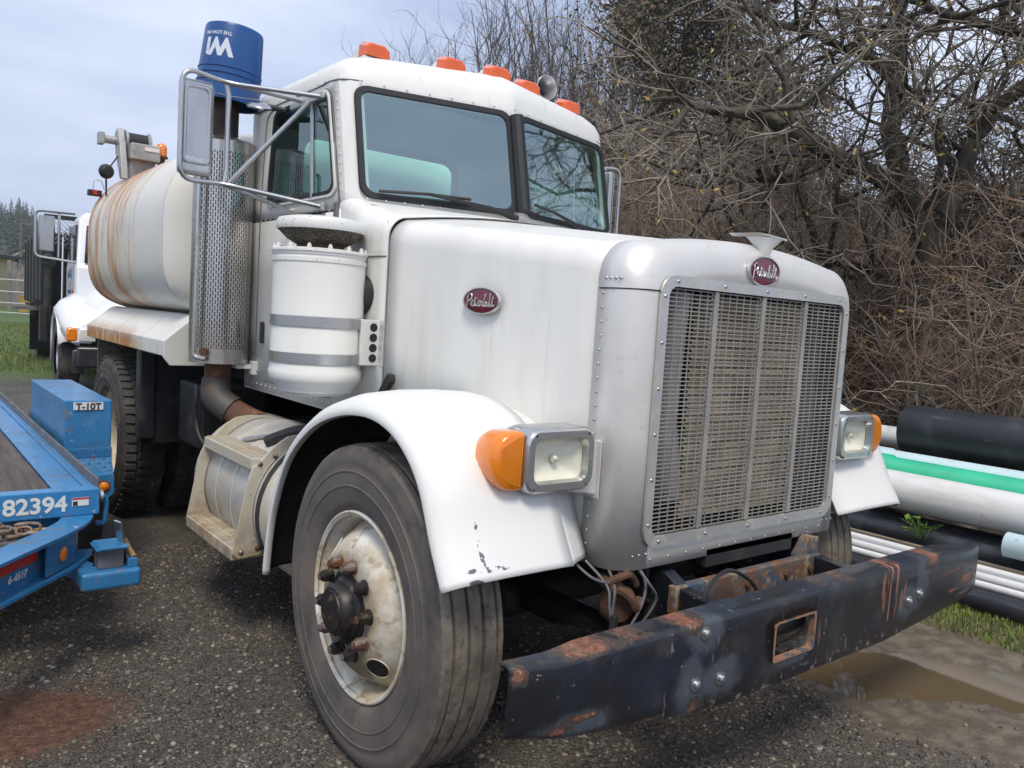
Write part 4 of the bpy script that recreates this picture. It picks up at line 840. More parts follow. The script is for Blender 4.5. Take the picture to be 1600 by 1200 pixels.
# ---- mirrors
def mirror(s):
    my = 1.50
    if s > 0:   # the far mirror is folded edge-on
        mr = MB().box(1.215, 1.262, my - .073, my + .073, 1.985, 2.395).build('mirror', 'mirror_back', T, None, bevel=.015, seg=4)
        MB().box(1.2625, 1.2645, my - .066, my + .066, 1.995, 2.385).build('mirror_glass', 'chrome', mr)
    else: mr = MB().box(s * 1.262 - .073, s * 1.262 + .073, my - .03, my + .02, 1.985, 2.395).build('mirror', 'mirror_back', T, None, bevel=.02, seg=4)
    if s < 0: MB().box(s * 1.262 - .066, s * 1.262 + .066, my + .0205, my + .0225, 1.995, 2.385).build('mirror_glass', 'chrome', mr)
    if s < 0: MB().loft([[(x, y_, z) for x, z in rrect(s * 1.262 - .06 + d, s * 1.262 + .06 - d, 2.03 + d, 2.37 - d, .02, 4)] for d, y_ in ((0, my - .0305), (.004, my - .034), (.012, my - .034), (.016, my - .0315))], True).build('embossed_rim', 'mirror_back', mr, 40)
    low = Vector((s * .812, 1.15, 1.885)); top = Vector((s * .812, 1.20, 2.37)); rad = .0108
    loop = round_path([top, (s * 1.14, 1.47, 2.405), (s * 1.335, 1.455, 2.43), (s * 1.335, 1.455, 1.955), (s * 1.14, 1.47, 1.965), low], .07, 6)
    MB().tube(loop, rad, 8).build('mirror_loop', 'steel', mr, 60)
    MB().tube([(s * 1.14, 1.47, 2.405), (s * 1.13, 1.47, 2.35), (s * 1.13, 1.47, 2.03), (s * 1.14, 1.47, 1.965)], .012, 8).build('mirror_post', 'steel', mr, 60)
    MB().tube([(s * .812, 1.40, 2.385), (s * 1.14, 1.48, 2.41)], .012, 8).build('mirror_stay', 'steel', mr, 60)
    MB().tube([(s * .812, 1.48, 1.885), (s * 1.14, 1.475, 1.965)], .011, 8).build('mirror_stay', 'steel', mr, 60)
    MB().tube([(s * .825, 1.30, 2.36), (s * 1.12, 1.46, 1.97)], .012, 8).build('mirror_brace', 'steel', mr, 60)
    MB().obox((s * .812, 1.31, 1.885), (.02, .36, .035)).build('mirror_foot', 'aluminium_frame', mr, None, bevel=.004)
    MB().obox((s * .812, 1.35, 2.375), (.02, .36, .03)).build('mirror_foot', 'aluminium_frame', mr, None, bevel=.004)
    sm = MB().lathe([(.0005, -.02), (.05, -.015), (.065, 0), (.06, .008), (.0005, .01)], (s * .93, 1.62, 2.37), (.1, .3, -1), 18).build('spot_mirror', 'mirror_back', mr, 50)
    MB().tube([(s * .83, 1.55, 2.36), (s * .90, 1.60, 2.375)], .014, 8).build('spot_mirror_arm', 'dark_metal', mr)
    if s < 0: text('Velvac', .028, (s * 1.262 - .048, my - .0312, 2.045), (1, 0, 0), (0, 0, 1), 'stamped_lettering', 'chrome', mr, .002, .15)
mirror(-1); mirror(1)
# ================================================================ BUCKET over the stack
B = thing('bucket', 'blue plastic bucket with pale lettering, upside down over the exhaust stack', 'bucket', (EX, EY, 2.45))
ba = Vector((.07, -.04, 1)).normalized(); bo = Vector((EX + .0, EY, 2.435))
bk = MB().lathe([(.152, .0), (.158, .0), (.158, .012), (.156, .014), (.1545, .085), (.158, .087), (.158, .093), (.1535, .095), (.1525, .120), (.157, .122), (.157, .128), (.1525, .130), (.1515, .150), (.155, .152), (.155, .157), (.1510, .159), (.140, .355), (.136, .366), (.128, .370), (.0005, .370)], bo, ba, 48).build('shell', 'plastic_blue', B, 35)
MB().lathe([(.151, .0), (.147, .09), (.133, .355), (.0005, .358)], bo, ba, 40).build('inside', 'plastic_blue', B, 50)
bu = Vector((1, 0, 0)); bu = (bu - ba * bu.dot(ba)).normalized(); bv = ba.cross(bu)
camdir = math.atan2((CC - bo).dot(bv), (CC - bo).dot(bu))
def wrap(a_mid, hmid):
    def wfun(c):
        h = hmid - c.y; r = .1510 - (h - .159) * .0562 + .0012 + c.z
        a = a_mid - c.x / .150
        return bo + ba * h + (bu * math.cos(a) + bv * math.sin(a)) * r
    return wfun
# upside down on the bucket: runs the other way round
text('Wi', .112, (0, 0, 0), (1, 0, 0), (0, 1, 0), 'lettering', 'print_white', B, .0004, 0, 'LEFT', wrap(camdir - .02, .280), .0062)
text('THE LOW PRI', .024, (0, 0, 0), (1, 0, 0), (0, 1, 0), 'small_lettering', 'print_white', B, .0004, 0, 'LEFT', wrap(camdir - .08, .318), .0006)
MB().tube([bo + ba * .07 + (bu * math.cos(camdir + a) + bv * math.sin(camdir + a)) * (.17 + .03 * math.sin(a * 1.2)) - ba * .06 * math.cos(a) for a in np.linspace(-1.5, 1.5, 16)], .0025, 5).build('wire_handle', 'steel', B)
# ================================================================ GROUND
def ground_z(x, y):
    x = np.asarray(x, float); y = np.asarray(y, float)
    z = np.clip(y - 6.5, 0, 60) * .0145
    seg = [((1.0, -.54), (1.30, -.66)), ((1.30, -.66), (1.48, -.96)), ((1.48, -.96), (2.4, -1.42))]
    d = np.full(x.shape, 9.)
    for a, b in seg:
        ax_, ay = a; bx_, by_ = b; L2 = (bx_ - ax_) ** 2 + (by_ - ay) ** 2
        t = np.clip(((x - ax_) * (bx_ - ax_) + (y - ay) * (by_ - ay)) / L2, 0, 1)
        d = np.minimum(d, np.hypot(x - ax_ - t * (bx_ - ax_), y - ay - t * (by_ - ay)))
    wob = .035 * np.sin(x * 17 + y * 9) + .03 * np.sin(y * 23 - x * 6) + .02 * np.sin(x * 41 + 2) * np.cos(y * 37)
    dd = d + wob
    z = z - .035 * np.exp(-(dd / .20) ** 2) - .012 * np.exp(-(d / .5) ** 2)
    z = z + .006 * np.sin(x * 2.3 + 1) * np.sin(y * 1.9) + .003 * np.sin(x * 7 + y * 5) + .002 * np.sin(x * 19 - y * 13)
    near = np.exp(-(((np.abs(x) - 1.05) / .35) ** 2)) * np.exp(-((y / .5) ** 2))
    z = z - .004 * near
    return z
xs = np.concatenate([np.linspace(-90, -6, 22)[:-1], np.linspace(-6, -3, 24)[:-1], np.linspace(-3, 4.2, 160)[:-1], np.linspace(4.2, 9, 30)[:-1], np.linspace(9, 120, 24)])
ys = np.concatenate([np.linspace(-40, -4, 12)[:-1], np.linspace(-4, -1.8, 24)[:-1], np.linspace(-1.8, 4.5, 140)[:-1], np.linspace(4.5, 20, 50)[:-1], np.linspace(20, 320, 30)])
GX, GY = np.meshgrid(xs, ys); GZ = ground_z(GX, GY); nx, ny = len(xs), len(ys)
me = bpy.data.meshes.new('ground')
idx = np.arange(nx * ny).reshape(ny, nx)
fa = np.stack([idx[:-1, :-1], idx[:-1, 1:], idx[1:, 1:], idx[1:, :-1]], -1).reshape(-1, 4)
me.from_pydata(np.stack([GX, GY, GZ], -1).reshape(-1, 3).tolist(), [], fa.tolist()); me.polygons.foreach_set('use_smooth', [True] * len(me.polygons))
ground = struct(bpy.data.objects.new('ground', me)); COL.objects.link(ground)
def ground_mat():
    m = bpy.data.materials.new('gravel'); m.use_nodes = True; nt = m.node_tree; b = nt.nodes['Principled BSDF']
    tc = node(nt, 'ShaderNodeTexCoord'); vec = tc.outputs['Object']
    sep = node(nt, 'ShaderNodeSeparateXYZ'); nt.links.new(vec, sep.inputs[0])
    def vor(sc, feat='F1'):
        v = node(nt, 'ShaderNodeTexVoronoi', feature=feat); v.inputs['Scale'].default_value = sc; nt.links.new(vec, v.inputs['Vector']); return v
    v1 = vor(105); v2 = vor(210); v3 = vor(38)
    sp1 = node(nt, 'ShaderNodeSeparateColor'); nt.links.new(v1.outputs['Color'], sp1.inputs[0])
    sp2 = node(nt, 'ShaderNodeSeparateColor'); nt.links.new(v2.outputs['Color'], sp2.inputs[0])
    ramp = node(nt, 'ShaderNodeValToRGB'); e = ramp.color_ramp.elements
    e[0].position = 0; e[0].color = (.036, .033, .031, 1); e[1].position = .5; e[1].color = (.105, .092, .077, 1)
    for p, c in ((.72, (.155, .128, .097)), (.88, (.23, .20, .16)), (.985, (.30, .28, .25))): q = e.new(p); q.color = (*c, 1)
    nt.links.new(sp1.outputs[0], ramp.inputs[0])
    ramp2 = node(nt, 'ShaderNodeValToRGB'); e = ramp2.color_ramp.elements
    e[0].color = (.026, .024, .022, 1); e[1].color = (.19, .165, .13, 1); nt.links.new(sp2.outputs[0], ramp2.inputs[0])
    _, f12 = noise_fac(nt, vec, 9, .42, .58); col = mixc(nt, f12, ramp.outputs[0], ramp2.outputs[0])
    _, dk = noise_fac(nt, vec, 1.2, .35, .65); col = mixc(nt, math_(nt, 'MULTIPLY', dk, .45), col, (.032, .030, .029))
    # reddish dirt
    def blob(c, rad, k=1.6, soft=.12, sc=4):
        sub = node(nt, 'ShaderNodeVectorMath', operation='SUBTRACT'); sub.inputs[1].default_value = c; nt.links.new(vec, sub.inputs[0])
        dv = node(nt, 'ShaderNodeVectorMath', operation='DIVIDE'); dv.inputs[1].default_value = rad; nt.links.new(sub.outputs[0], dv.inputs[0])
        ln = node(nt, 'ShaderNodeVectorMath', operation='LENGTH'); nt.links.new(dv.outputs[0], ln.inputs[0])
        raw, _ = noise_fac(nt, vec, sc, 0, 1, 8, .65)
        return remap(nt, math_(nt, 'MULTIPLY_ADD', math_(nt, 'SUBTRACT', raw, .5), k, math_(nt, 'SUBTRACT', 1., ln.outputs['Value'])), -soft, soft)
    raw, gr = noise_fac(nt, vec, 30, .3, .75)
    red = blob((-2.02, .76, 0), (.34, .27, 1), 1.2, .25)
    col = mixc(nt, red, col, mixc(nt, gr, (.075, .036, .022), (.19, .095, .058)))
    # mud round the puddle, in front of the pipes
    mud = math_(nt, 'MAXIMUM', blob((1.55, -.85, 0), (.98, .75, 1), .9, .2, 3), blob((2.3, -1.3, 0), (1.6, .8, 1), .9, .2, 3))
    mud = math_(nt, 'MAXIMUM', mud, blob((3.6, .2, 0), (2.6, 1.6, 1), .8, .2, 3))
    _, m2 = noise_fac(nt, vec, 12, .35, .7)
    col = mixc(nt, mud, col, mixc(nt, m2, (.095, .073, .05), (.185, .15, .11)))
    _, m3 = noise_fac(nt, vec, 70, .60, .66); col = mixc(nt, math_(nt, 'MULTIPLY', math_(nt, 'MULTIPLY', m3, mud), .6), col, (.03, .027, .024))
    # grass field beyond the yard
    rawg, _ = noise_fac(nt, vec, .8, 0, 1, 5); yy = math_(nt, 'MULTIPLY_ADD', rawg, 3., sep.outputs['Y'])
    gf = remap(nt, yy, 12.8, 14.2); _, g2 = noise_fac(nt, vec, 5, .3, .7)
    col = mixc(nt, gf, col, mixc(nt, g2, (.05, .085, .018), (.10, .17, .035)))
    nt.links.new(col, b.inputs['Base Color'])
    rg = mixv(nt, mud, .68, .42); nt.links.new(rg, b.inputs['Roughness']); b.inputs['Specular IOR Level'].default_value = .45
    h1 = remap(nt, v1.outputs['Distance'], 0, .6, 1, 0); h2 = remap(nt, v2.outputs['Distance'], 0, .6, .5, 0)
    hh = math_(nt, 'MULTIPLY', math_(nt, 'ADD', h1, h2), mixv(nt, mud, 1., .08))
    bp = node(nt, 'ShaderNodeBump'); bp.inputs['Strength'].default_value = .9; bp.inputs['Distance'].default_value = .007
    nt.links.new(hh, bp.inputs['Height'])
    r5, _ = noise_fac(nt, vec, 16, 0, 1, 8, .6); bp2 = node(nt, 'ShaderNodeBump'); bp2.inputs['Strength'].default_value = .35; bp2.inputs['Distance'].default_value = .03
    nt.links.new(r5, bp2.inputs['Height']); nt.links.new(bp.outputs[0], bp2.inputs['Normal']); nt.links.new(bp2.outputs[0], b.inputs['Normal'])
    return m
ground.data.materials.append(ground_mat())
# puddle water
def water():
    m = bpy.data.materials.new('puddle_water'); m.use_nodes = True; nt = m.node_tree; b = nt.nodes['Principled BSDF']
    b.inputs['Base Color'].default_value = (.115, .082, .045, 1); b.inputs['Roughness'].default_value = .03; b.inputs['IOR'].default_value = 1.33; b.inputs['Specular IOR Level'].default_value = .7
    tc = node(nt, 'ShaderNodeTexCoord'); raw, _ = noise_fac(nt, tc.outputs['Object'], 5, 0, 1, 3)
    bp = node(nt, 'ShaderNodeBump'); bp.inputs['Strength'].default_value = .04; bp.inputs['Distance'].default_value = .01; nt.links.new(raw, bp.inputs['Height']); nt.links.new(bp.outputs[0], b.inputs['Normal'])
    M['water'] = m
water()
pu = MB(); pu.add([(.7, -.2, -.0175), (1.3, -.2, -.0175), (3.0, -1.3, -.0175), (2.8, -1.9, -.0175), (.7, -.9, -.0175)], [(0, 1, 2, 3, 4)])
struct(pu.build('puddle', 'water', None, None))
# loose stones on the surface
def pebbles(name, n, xr, yr, smin, smax, seed, mats, dens=None):
    g = np.random.default_rng(seed)
    t = (1 + 5 ** .5) / 2; iv = np.array([(-1, t, 0), (1, t, 0), (-1, -t, 0), (1, -t, 0), (0, -1, t), (0, 1, t), (0, -1, -t), (0, 1, -t), (t, 0, -1), (t, 0, 1), (-t, 0, -1), (-t, 0, 1)]) / 1.9
    it = np.array([(0, 11, 5), (0, 5, 1), (0, 1, 7), (0, 7, 10), (0, 10, 11), (1, 5, 9), (5, 11, 4), (11, 10, 2), (10, 7, 6), (7, 1, 8), (3, 9, 4), (3, 4, 2), (3, 2, 6), (3, 6, 8), (3, 8, 9), (4, 9, 5), (2, 4, 11), (6, 2, 10), (8, 6, 7), (9, 8, 1)])
    x = g.uniform(*xr, n); y = g.uniform(*yr, n)
    keep = np.hypot((x + 2.02) / .3, (y - .76) / .24) > 1
    dm = np.minimum(np.hypot((x - 1.55) / .92, (y + .85) / .72), np.hypot((x - 2.3) / 1.5, (y + 1.3) / .8)); keep &= (dm > 1) | (g.random(n) < .06)
    keep &= ~((np.abs(np.abs(x) - 1.045) < .15) & (np.abs(y) < .12))
    x = x[keep]; y = y[keep]; n = len(x)
    s = smin + (smax - smin) * g.random(n) ** 3
    sc = s[:, None] * g.uniform(.6, 1.3, (n, 3)); sc[:, 2] *= .6
    ang = g.uniform(0, 2 * PI, n); base = iv[None] * (1 + g.normal(0, .12, (n, 12, 1))) * sc[:, None, :]
    ca, sa = np.cos(ang)[:, None], np.sin(ang)[:, None]
    P_ = np.stack([base[..., 0] * ca - base[..., 1] * sa, base[..., 0] * sa + base[..., 1] * ca, base[..., 2]], -1)
    P_[..., 0] += x[:, None]; P_[..., 1] += y[:, None]; P_[..., 2] += (ground_z(x, y) + sc[:, 2] * .25)[:, None]
    F = (it[None] + (np.arange(n) * 12)[:, None, None]).reshape(-1, 3)
    me = bpy.data.meshes.new(name); me.vertices.add(n * 12); me.vertices.foreach_set('co', P_.reshape(-1)); me.loops.add(len(F) * 3); me.polygons.add(len(F))
    me.loops.foreach_set('vertex_index', F.reshape(-1)); me.polygons.foreach_set('loop_start', np.arange(len(F)) * 3)
    for q in mats: me.materials.append(M[q])
    mi = np.repeat(g.choice(len(mats), n, p=[.46, .34, .16, .04]), 20); me.polygons.foreach_set('material_index', mi.astype(np.int32)); me.update(); me.validate()
    o = bpy.data.objects.new(name, me); COL.objects.link(o); return o
P('stone_dark', (.05, .047, .045), .6); P('stone_brown', (.125, .103, .08), .65); P('stone_tan', (.225, .19, .145), .7); P('stone_pale', (.30, .28, .25), .65)
pb = pebbles('gravel', 46000, (-2.7, 1.3), (-1.5, 2.6), .003, .0125, 5, ['stone_dark', 'stone_brown', 'stone_tan', 'stone_pale'])
tag(pb, 'loose dark and tan gravel strewn over the yard', 'gravel', kind='stuff')
# ================================================================ BLUE TRAILER
TR = thing('equipment_trailer', 'blue flat deck equipment trailer parked beside the truck, white numbers on its front bar', 'trailer', (-2.6, 2.5, 0))
RX = -1.652
MB().box(-3.66, RX, 1.30, 1.37, .552, .657).build('front_bar', 'trailer_blue', TR, None, bevel=.004)
MB().box(-3.66, RX - .02, 1.35, 1.45, .50, .565).build('front_channel', 'trailer_blue', TR, None, bevel=.004)
MB().box(-1.80, RX - .004, 1.372, 6.4, .625, .640).build('deck_edge_plate', 'trailer_blue', TR, None, bevel=.002)
MB().box(RX - .004, RX + .006, 1.34, 6.4, .56, .690).build('side_rail', 'trailer_grey', TR, None, bevel=.002)
MB().box(RX - .04, RX - .0045, 1.372, 6.4, .640, .652).build('rail_foot', 'trailer_blue', TR, None, bevel=.002)
for k in range(9):
    for j, (a, c) in enumerate(((1.376, 2.345), (2.355, 4.4), (4.41, 6.4))):
        MB().box(-1.802 - .2 * (k + 1) + .004, -1.806 - .2 * k, a, c, .610, .640 + .003 * ((k * 7 + j * 3) % 3 - 1)).build('deck_plank', 'deck_wood', TR, None, bevel=.003)
MB().box(-3.66, -3.63, 1.37, 6.4, .56, .68).build('side_rail', 'trailer_grey', TR)
for y in (1.9, 3.0, 4.2, 5.4, 6.3): MB().box(-3.62, RX - .02, y, y + .08, .48, .60).build('crossmember', 'trailer_blue', TR)
# wheel box with number plate
bx0, bx1 = -1.622, -1.405
wb = MB().box(bx0, bx1, 2.27, 3.36, .64, .90).build('fender_box', 'trailer_blue', TR, None, bevel=.006)
MB().prism([(2.268, .655), (2.268, .60), (2.215, .515), (2.30, .515), (2.40, .655)], 'x', bx0 + .005, bx1 + .004).build('diamond_step', 'trailer_blue', wb, None, bevel=.003)
q = MB()
for i in range(9):
    for j in range(5):
        t = j / 4.6 + .06; c = Vector((bx0 + .02 + .0235 * i, 2.2665 - .053 * t, .60 - .085 * t)); q.obox(c, (.016, .003, .005), (-.55, .7 if (i + j) % 2 else -.7, 0))
for i in range(9):
    for j in range(2): q.obox((bx0 + .02 + .0235 * i, 2.267, .615 + .022 * j), (.016, .003, .005), (0, .7 if (i + j) % 2 else -.7, 0))
q.build('step_pattern', 'trailer_blue', wb, None, kind='stuff')
pl_ = MB().box(-1.583, -1.447, 2.264, 2.270, .852, .890).build('number_plate', 'label_white', wb)
text('T-10T', .046, (-1.515, 2.2625, .8545), (1, 0, 0), (0, 0, 1), 'plate_lettering', 'print_black', wb, .0006, 0, 'CENTER', None, .0012)
for wy in (2.62, 3.35):
    t = MB().lathe([(.20, .08), (.22, .10), (.30, .105), (.35, .09), (.362, .07), (.362, -.07), (.35, -.09), (.30, -.105), (.20, -.1)], (-1.52, wy, .365), (1, 0, 0), 40, cap0=False).build('wheel', 'tyre_old', TR, 40)
    MB().lathe([(.20, .07), (.17, .03), (.08, .02), (.06, .08), (.0005, .085)], (-1.52, wy, .365), (1, 0, 0), 24).build('rim', 'trailer_grey', t, 40)
lb = MB().prism([(-1.602, .585), (-1.48, .592), (-1.466, .58), (-1.466, .495), (-1.49, .473), (-1.575, .478)], 'y', 1.90, 1.935).build('light_bracket', 'trailer_blue', TR, None, bevel=.004)
MB().lathe([(.022, 0), (.022, .008), (.014, .014), (.0005, .016)], (-1.513, 1.90, .532), (0, -1, 0), 20).build('side_marker', 'amber', lb, 50)
MB().lathe([(.030, 0), (.030, .004), (.022, .004)], (-1.513, 1.90, .532), (0, -1, 0), 20).build('marker_ring', 'rust', lb)
MB().box(-1.64, -1.48, 1.935, 2.3, .50, .56).build('bracket_arm', 'trailer_blue', TR)
MB().lathe([(.025, 0), (.025, .012), (.016, .012), (.016, 0)], (RX + .006, 1.335, .618), (1, 0, 0), 14).build('tie_ring', 'steel', TR)
MB().tube(round_path([(RX + .01, 1.33, .63), (RX + .035, 1.34, .60), (RX + .03, 1.35, .50), (RX, 1.36, .50)], .03), .010, 8).build('tie_loop', 'trailer_blue', TR)
# numbers and stickers on the front bar
text('82394', .086, (-1.990, 1.2985, .576), (1, 0, 0), (0, 0, 1), 'number', 'label_white', TR, .0006, 0, 'LEFT', lambda c: Vector((-1.988 + c.x * 1.02, 1.2985 - c.z, .577 + c.y)), .0022)
sk = MB().box(-1.752, -1.692, 1.2975, 1.2999, .593, .626).build('warning_sticker', 'label_white', TR)
MB().box(-1.752, -1.692, 1.2965, 1.2974, .619, .626).build('sticker_header', 'tape_red', sk); MB().box(-1.749, -1.732, 1.2965, 1.2974, .595, .612).build('sticker_figure', 'print_black', sk)
# tongue
tp = smooth_path([(-1.685, 1.30, 0), (-1.72, 1.20, 0), (-1.80, 1.075, 0), (-1.92, .93, 0), (-2.05, .775, 0), (-2.35, .40, 0), (-2.75, -.10, 0)], 5)
def ribbon(off0, off1, z0, z1, name, mat='trailer_blue'):
    rings = []
    for k, p in enumerate(tp):
        d = (tp[min(k + 1, len(tp) - 1)] - tp[max(k - 1, 0)]).normalized(); nrm = Vector((-d.y, d.x, 0))
        if nrm.x < 0: nrm = -nrm      # towards the right-hand, outer side
        a = p + nrm * off0; c = p + nrm * off1
        rings.append([(a.x, a.y, z0), (c.x, c.y, z0), (c.x, c.y, z1), (a.x, a.y, z1)])
    return MB().loft(rings, True, True, True).build(name, mat, TR, 40)
ribbon(-.10, .012, .540, .552, 'tongue_top_flange'); ribbon(-.055, -.043, .412, .540, 'tongue_web'); ribbon(-.10, .012, .400, .412, 'tongue_bottom_flange')
def web(t, z, out=0.0):
    k = t * (len(tp) - 1); i = int(k); p = tp[i].lerp(tp[min(i + 1, len(tp) - 1)], k - i); d = (tp[min(i + 1, len(tp) - 1)] - tp[max(i - 1, 0)]).normalized()
    nrm = Vector((-d.y, d.x, 0)); nrm = nrm if nrm.x > 0 else -nrm
    c = p + nrm * (-.043 + out); return Vector((c.x, c.y, z)), d, nrm
gp, gd, gn = web(.36, .475, .03)
MB().obox(gp, (.012, .20, .118), mat=Matrix((gn, gd, Vector((0, 0, 1)))).transposed()).build('gusset_plate', 'trailer_blue', TR, None, bevel=.003)
rp = gp + gn * .007
rf = MB().lathe([(.026, 0), (.026, .006), (.020, .009), (.0005, .010)], rp, gn, 20).build('reflector', 'amber', TR, 40); MB().lathe([(.030, -.001), (.030, .003), (.025, .004)], rp, gn, 20).build('reflector_ring', 'trailer_grey', rf)
wp_, wd, wn2 = web(.20, .50, .012); MB().obox(wp_, (.004, .05, .065), mat=Matrix((wn2, wd, Vector((0, 0, 1)))).transposed()).build('data_tag', 'aluminium_frame', TR)
rp_, rd, rn = web(.585, .505, .006); MB().obox(rp_, (.004, .28, .045), mat=Matrix((rn, rd, Vector((0, 0, 1)))).transposed()).build('red_tape', 'tape_red', TR)
tp_, td, tn = web(.50, .442, .004)
text('6-4517', .036, tp_, -td, (0, 0, 1), 'tongue_lettering', 'label_white', TR, .0006, .2, 'RIGHT', None, .001)
ribb = [Vector((-3.6 - (p.x + 1.685), p.y, 0)) for p in tp]
MB().bar((-3.6, 1.28, .475), (-2.72, -.10, .475), .08, .14).build('tongue_beam', 'trailer_blue', TR, None, bevel=.005)
MB().box(-2.80, -2.66, -.35, .05, .42, .54).build('coupler', 'trailer_blue', TR, None, bevel=.01)
# latch foot beside the tongue
lf = MB().box(-1.765, -1.555, 1.02, 1.13, .325, .395).build('latch_foot', 'trailer_blue', TR, None, bevel=.014, seg=3)
MB().box(-1.70, -1.61, 1.06, 1.14, .395, .475).build('latch_post', 'trailer_grey', lf, None, bevel=.004); MB().prism([(-1.715, .474), (-1.70, .486), (-1.60, .486), (-1.60, .474)], 'y', 1.03, 1.16).build('latch_cap', 'trailer_blue', lf, None, bevel=.004)
MB().obox((-1.618, 1.08, .50), (.008, .045, .15), (0, -.22, .3)).build('latch_blade', 'steel', lf)
MB().tube([(-1.605, 1.09, .495), (-1.585, 1.08, .45), (-1.575, 1.06, .43)], .011, 8).build('latch_handle', 'chain_gold', lf); MB().box(-1.60, -1.565, 1.04, 1.12, .393, .43).build('latch_keeper', 'trailer_blue', lf, None, bevel=.004)
MB().bar((-1.72, 1.15, .36), (-1.80, 1.20, .40), .06, .06).build('foot_arm', 'trailer_blue', lf)
MB().box(-2.6, -1.80, 1.14, 1.29, .495, .51).build('tongue_tray', 'trailer_grey', TR)
# chain lying on the tongue tray
CH = thing('chain', 'rusty steel chain heaped on the blue trailer tongue', 'chain', (-1.95, 1.2, .45))
cg = random.Random(3)
path = [(-1.865, 1.165), (-1.895, 1.19), (-1.925, 1.20), (-1.955, 1.185), (-1.985, 1.20), (-2.015, 1.185), (-1.96, 1.145), (-1.93, 1.15), (-1.995, 1.15), (-2.03, 1.14), (-2.05, 1.19), (-2.08, 1.17), (-1.90, 1.145)]
for i, (x, y) in enumerate(path):
    big = i == 0; L_, r_, th = (.026, .015, .0065) if not big else (.036, .020, .008)
    a = cg.uniform(-.5, .5); tilt = cg.uniform(-.5, .5) + (PI / 2.6 if i % 2 else 0)
    Rm = Matrix.Rotation(a, 3, 'Z') @ Matrix.Rotation(tilt, 3, 'X'); loop = []
    for k in range(16):
        t = 2 * PI * k / 16; loop.append(Vector((x, y + .045, .528 + .012 * (i % 3))) + Rm @ Vector((L_ * math.copysign(abs(math.cos(t)) ** .7, math.cos(t)), r_ * math.sin(t), 0)))
    MB().tube(loop, th, 6, closed=True).build('link', 'chain_gold' if big else 'chain', CH, 60)
# ================================================================ PIPES
P('pipe_black', (.019, .021, .027), .45, 0, var=(3, .3), layers=[dict(c=(.16, .15, .14), s=9, st=(3, .25, 3), lo=.62, hi=.72, k=.5, r=.7), dict(c=(.07, .08, .10), s=6, lo=.5, hi=.75, k=.5), dict(c=(.12, .11, .10), s=40, lo=.66, hi=.72, k=.6)])
P('pipe_white', (.70, .70, .69), .4, 0, var=(3, .04), layers=[dict(c=(.30, .27, .22), s=22, st=(1, .4, 1), lo=.62, hi=.70, k=.5), dict(c=(.40, .36, .29), s=2.5, st=(1, .5, 3), lo=.52, hi=.75, k=.5), dict(c=(.45, .42, .37), s=6, lo=.55, hi=.8, k=.4)])
P('pipe_green', (.03, .46, .26), .38, 0, var=(3, .1), layers=[dict(c=(.05, .30, .18), s=8, lo=.5, hi=.75, k=.5)])
P('pipe_pale', (.50, .64, .68), .42, 0, var=(4, .06), layers=[dict(c=(.25, .24, .2), s=26, st=(1, .4, 1), lo=.62, hi=.70, k=.6), dict(c=(.35, .36, .33), s=9, lo=.56, hi=.75, k=.5)])
P('pipe_grey', (.33, .35, .37), .45, 0, layers=[dict(c=(.2, .18, .15), s=9, lo=.56, hi=.75, k=.5)])
P('board', (.20, .165, .12), .85, 0, var=(5, .3, None, (6, .4, 6)))
def pipe(label, x, z, r, y0, y1, mat, bell=False, th=.012, dx=0., group=None):
    d = Vector((dx, y1 - y0, 0)); L_ = d.length; o = Vector((x, y0, z)); t = thing('pipe', label, 'pipe', (x, y0, z - r), group)
    prof = [(r - th, 0), (r, 0)]
    if bell: prof = [(r - th, 0), (r, 0), (r, L_ - .17), (r * 1.13, L_ - .15), (r * 1.13, L_ - .05), (r * 1.20, L_ - .04), (r * 1.20, L_), (r * 1.08, L_), (r - th, L_ - .15)]
    else: prof = [(r - th, 0), (r, 0), (r, L_), (r - th, L_)]
    MB().lathe(prof + [prof[0]], o, d, 40).build('pipe_wall', mat, t, 40)
    if bell: MB().lathe([(r * 1.2, L_ - .028), (r * 1.225, L_ - .024), (r * 1.225, L_ - .012), (r * 1.2, L_ - .008)], o, d, 40).build('bell_ring', mat, t, 40)
    return t
pipe('large black pipe lying topmost on the heap', 3.58, .825, .175, -3.6, .55, 'pipe_black', th=.02)
pipe('large white pipe lying in front of the green pipe', 2.98, .470, .126, -3.4, .50, 'pipe_white')
pipe('bright green pipe with a socket end', 3.18, .562, .095, -3.2, .60, 'pipe_green', True)
pipe('pale blue white pipe just above the green pipe', 3.33, .610, .075, -3.4, .68, 'pipe_pale', True)
pipe('long pale pipe lying farthest back, passing under the topmost black pipe', 4.3, .665, .085, -3.0, 2.6, 'pipe_white')
pipe('black pipe at the back, under the pale pipe', 3.9, .50, .12, -3.2, 1.6, 'pipe_black')
pipe('black pipe under the large white pipe', 3.04, .20, .11, -3.4, .9, 'pipe_black')
pipe('long thin black pipe between the white pipes and the large white pipe', 2.835, .215, .068, -3.4, 1.3, 'pipe_black')
pipe('short pale turquoise pipe at the right edge of the heap', 2.72, .335, .072, -2.8, -.475, 'pipe_pale')
pipe('lowest black pipe lying on the grass behind the bumper', 2.395, .066, .058, -3.0, .62, 'pipe_black')
TW = ['topmost white pipe in', 'grey pipe on top of', 'pale pipe at the back of', 'white pipe on the near top of', 'pale pipe in the middle of', 'white pipe in the heart of', 'nearest white pipe in', 'grey pipe low at the front of', 'pale pipe on the ground under', 'white pipe on the ground under']
